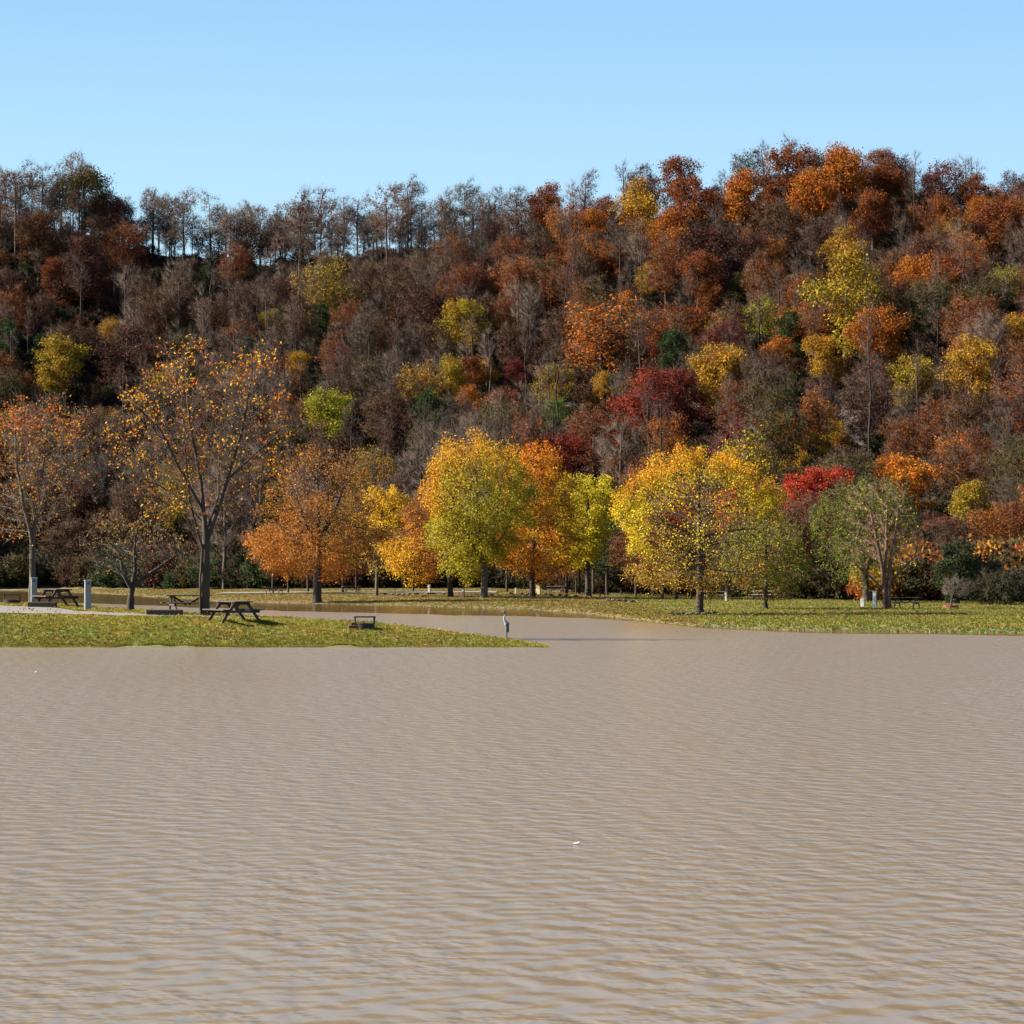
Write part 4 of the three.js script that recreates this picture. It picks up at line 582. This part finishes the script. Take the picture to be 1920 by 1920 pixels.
{ const t = thing('brick_ring', 'round red brick ring around the foot of the small grey shrub', 'planter', onGround(1782, 146), 0); for (let k = 0; k < 12; k++) { const a = k / 12 * 6.283, b = part('brick', boxG(.24, .2, .12), rusty, t); b.position.set(Math.cos(a) * .44, .1, Math.sin(a) * .44); b.rotation.y = -a + Math.PI / 2; } }

// ------------------------------------------------------------------ birds
function sdfMesh(bones, size, res, colorAt, k = .05) {      // one skin over tapered capsules
  const [lo, hi] = size, c = [0, 1, 2].map((i) => (lo[i] + hi[i]) / 2), half = Math.max(...[0, 1, 2].map((i) => (hi[i] - lo[i]) / 2)), mc = new MarchingCubes(res, new THREE.MeshBasicMaterial(), false, false, 40000);
  mc.isolation = 0; const q = [0, 0, 0];
  for (let z = 0; z < res; z++) for (let y = 0; y < res; y++) for (let x = 0; x < res; x++) {
    q[0] = c[0] + (x - res / 2) / (res / 2) * half; q[1] = c[1] + (y - res / 2) / (res / 2) * half; q[2] = c[2] + (z - res / 2) / (res / 2) * half; let d = 1e3;
    for (const [a, ra, b, rb, sz = 1] of bones) { const ab = [b[0] - a[0], b[1] - a[1], (b[2] - a[2])], ap = [q[0] - a[0], q[1] - a[1], (q[2] - a[2])], l = ab[0] ** 2 + ab[1] ** 2 + ab[2] ** 2 || 1e-9, t = clamp((ap[0] * ab[0] + ap[1] * ab[1] + ap[2] * ab[2]) / l), e = Math.hypot(ap[0] - ab[0] * t, ap[1] - ab[1] * t, (ap[2] - ab[2] * t) / sz) - lerp(ra, rb, t), h = clamp(.5 + .5 * (d - e) / k); d = lerp(d, e, h) - k * h * (1 - h); }
    mc.field[z * res * res + y * res + x] = -d;
  }
  mc.update(); const n = mc.count, P = new Float32Array(n * 3), Cc = new Float32Array(n * 3);
  for (let i = 0; i < n; i++) { for (let a = 0; a < 3; a++) P[i * 3 + a] = c[a] + mc.positionArray[i * 3 + a] * half; Cc.set(colorAt(P[i * 3], P[i * 3 + 1], P[i * 3 + 2]), i * 3); }
  const g = new THREE.BufferGeometry(); g.setAttribute('position', new THREE.BufferAttribute(P, 3)); g.setAttribute('normal', new THREE.BufferAttribute(mc.normalArray.slice(0, n * 3), 3)); g.setAttribute('color', new THREE.BufferAttribute(Cc, 3)); return g;
}
const plumage = new THREE.MeshStandardMaterial({ color: lin(.55, .55, .55), vertexColors: true, roughness: .85 });
{ // heron, upright, bill to the left
  const t = thing('heron', 'grey heron standing upright at the tip of the grassy spit', 'heron', onGround(948, 78.2), 0);
  part('body', sdfMesh([[[.06, .36, 0], .035, [.04, .58, 0], .085, .9], [[.04, .58, 0], .085, [-.02, .68, 0], .05, .9], [[-.02, .68, 0], .045, [-.055, .74, 0], .03], [[-.055, .74, 0], .03, [-.05, .83, 0], .024], [[-.05, .83, 0], .024, [0, .91, 0], .022], [[0, .91, 0], .022, [-.01, .99, 0], .024], [[-.01, .99, 0], .024, [-.06, 1.0, 0], .028], [[-.06, 1.0, 0], .022, [-.21, .99, 0], .007], [[-.0, 1.01, 0], .012, [.09, .99, 0], .005], [[.03, .45, .03], .03, [.03, .3, .035], .018], [[.03, .3, .035], .013, [.035, 0, .035], .012], [[.05, .45, -.03], .03, [.055, .3, -.035], .018], [[.055, .3, -.035], .013, [.05, 0, -.035], .012], [[.035, .012, .035], .012, [-.05, .01, .05], .008], [[.05, .012, -.035], .012, [-.04, .01, -.05], .008], [[.07, .5, 0], .05, [.11, .3, 0], .015, .8]], [[-.25, -.03, -.2], [.15, 1.05, .2]], 110,
    (x, y) => y < .33 && x < .08 ? [.10, .09, .06] : y > .985 && x > -.07 ? [.03, .03, .05] : y > .97 && x < -.08 ? [.30, .20, .05] : y > .72 ? (x < -.04 ? [.42, .40, .38] : [.16, .17, .20]) : x < -.01 ? [.30, .30, .31] : [.12, .135, .17], .02), plumage, t);
}
{ // geese on the lawns
  const tone = (x, y) => y > .42 && x < -.1 ? (y > .55 && y < .60 && x > -.27 ? [.6, .58, .55] : [.012, .012, .013]) : x > .26 ? (y < .27 ? [.6, .58, .55] : [.02, .02, .02]) : y < .2 ? [.03, .028, .025] : x < -.16 ? [.34, .28, .22] : [.10, .075, .055];
  const legs = [[[.0, .22, .05], .02, [0, 0, .05], .014], [[.0, .22, -.05], .02, [0, 0, -.05], .014], [[0, .01, .05], .012, [-.08, .01, .06], .01], [[0, .01, -.05], .012, [-.08, .01, -.06], .01]];
  const trunkB = [[[-.16, .31, 0], .11, [.1, .31, 0], .13, .95], [[.1, .31, 0], .12, [.34, .34, 0], .035]];
  const alert = sdfMesh([...trunkB, [[-.2, .36, 0], .06, [-.25, .52, 0], .032], [[-.25, .52, 0], .03, [-.24, .62, 0], .035], [[-.24, .62, 0], .034, [-.35, .60, 0], .013], ...legs], [[-.4, -.03, -.2], [.4, .68, .2]], 60, tone, .04);
  const grazing = sdfMesh([...trunkB, [[-.2, .34, 0], .06, [-.34, .22, 0], .034], [[-.34, .22, 0], .03, [-.38, .1, 0], .034], [[-.38, .1, 0], .03, [-.42, .03, 0], .013], ...legs], [[-.46, -.03, -.2], [.4, .5, .2]], 60, (x, y) => x < -.22 ? [.012, .012, .013] : tone(x, Math.min(y, .4)), .04);
  const flocks = [[[[722, 205, 1], [737, 203, 0], [747, 200, 1], [757, 200, 1], [766, 202, 0], [782, 204, 1], [793, 189, 1], [803, 206, 1], [812, 205, 1], [833, 203, 0]], 'geese grazing between the small yellow tree and russet tree'], [[[922, 195, 1], [958, 203, 1], [978, 202, 1], [988, 200, 1], [1003, 199, 0], [1022, 200, 1], [1033, 196, 1], [1050, 196, 1], [1062, 194, 1], [1080, 190, 1]], 'geese feeding around the trunk of the orange maple'], [[[1140, 172, 1], [1150, 171, 1], [1160, 170, 1], [1172, 168, 1], [1186, 166, 1]], 'geese in a row beside the spreading oak'], [[[1258, 121, 1], [1271, 119.5, 1], [1281, 121, 0], [1290, 119, 1], [1298, 122, 1], [1308, 120, 1], [1318, 121, 1], [1328, 124, 1], [1339, 125, 0]], 'geese gathered at the foot of the spreading oak']];
  const r = rngOf(55), ORD = ['leftmost', 'second from left', 'third from left', 'fourth from left', 'fifth from left', 'sixth from left', 'seventh from left', 'eighth from left', 'ninth from left'];
  for (const [list, where] of flocks) list.forEach(([px, D, graze], i) => { const t = thing('goose', `${i === list.length - 1 ? 'rightmost' : ORD[i]} of the ${where}`, 'goose', onGround(px, D, .005), r() < .5 ? r() * .9 - .4 : Math.PI + r() * .9 - .4, where); part('body', graze ? grazing : alert, plumage, t); t.scale.setScalar(D < 130 ? .5 : .68); });
}
{ // two pale feathers adrift
  const f = (label, px, D) => { const t = thing('floating_feather', label, 'feather', [wx(px, D), .004, -D], .4); const a = new Acc(false), L = .035; const pts = []; for (let k = 0; k <= 8; k++) { const u = k / 8, w = .012 * Math.sin(Math.PI * Math.pow(u, .7)); pts.push([a.v(lerp(-L, L, u), .006 + .01 * u * u, -w, 0, 1, 0), a.v(lerp(-L, L, u), .01 + .01 * u * u, 0, 0, 1, 0), a.v(lerp(-L, L, u), .006 + .01 * u * u, w, 0, 1, 0)]); } for (let k = 0; k < 8; k++) for (let m = 0; m < 2; m++) a.i.push(pts[k][m], pts[k][m + 1], pts[k + 1][m + 1], pts[k][m], pts[k + 1][m + 1], pts[k + 1][m]); part('vane', a.geo(), new THREE.MeshStandardMaterial({ color: lin(.8, .8, .78), roughness: .8, side: THREE.DoubleSide }), t); part('quill', new THREE.CylinderGeometry(.001, .0015, .08, 6), white, t).rotation.z = Math.PI / 2; t.children[1].position.y = .012; };
  f('white feather floating on the open water in mid lake', 1080, FOCAL * EYE / 511); f('white feather floating on the water near the spit', 68, FOCAL * EYE / 190);
}
console.log('tree triangles', triangles | 0);
renderer.render(scene, camera);
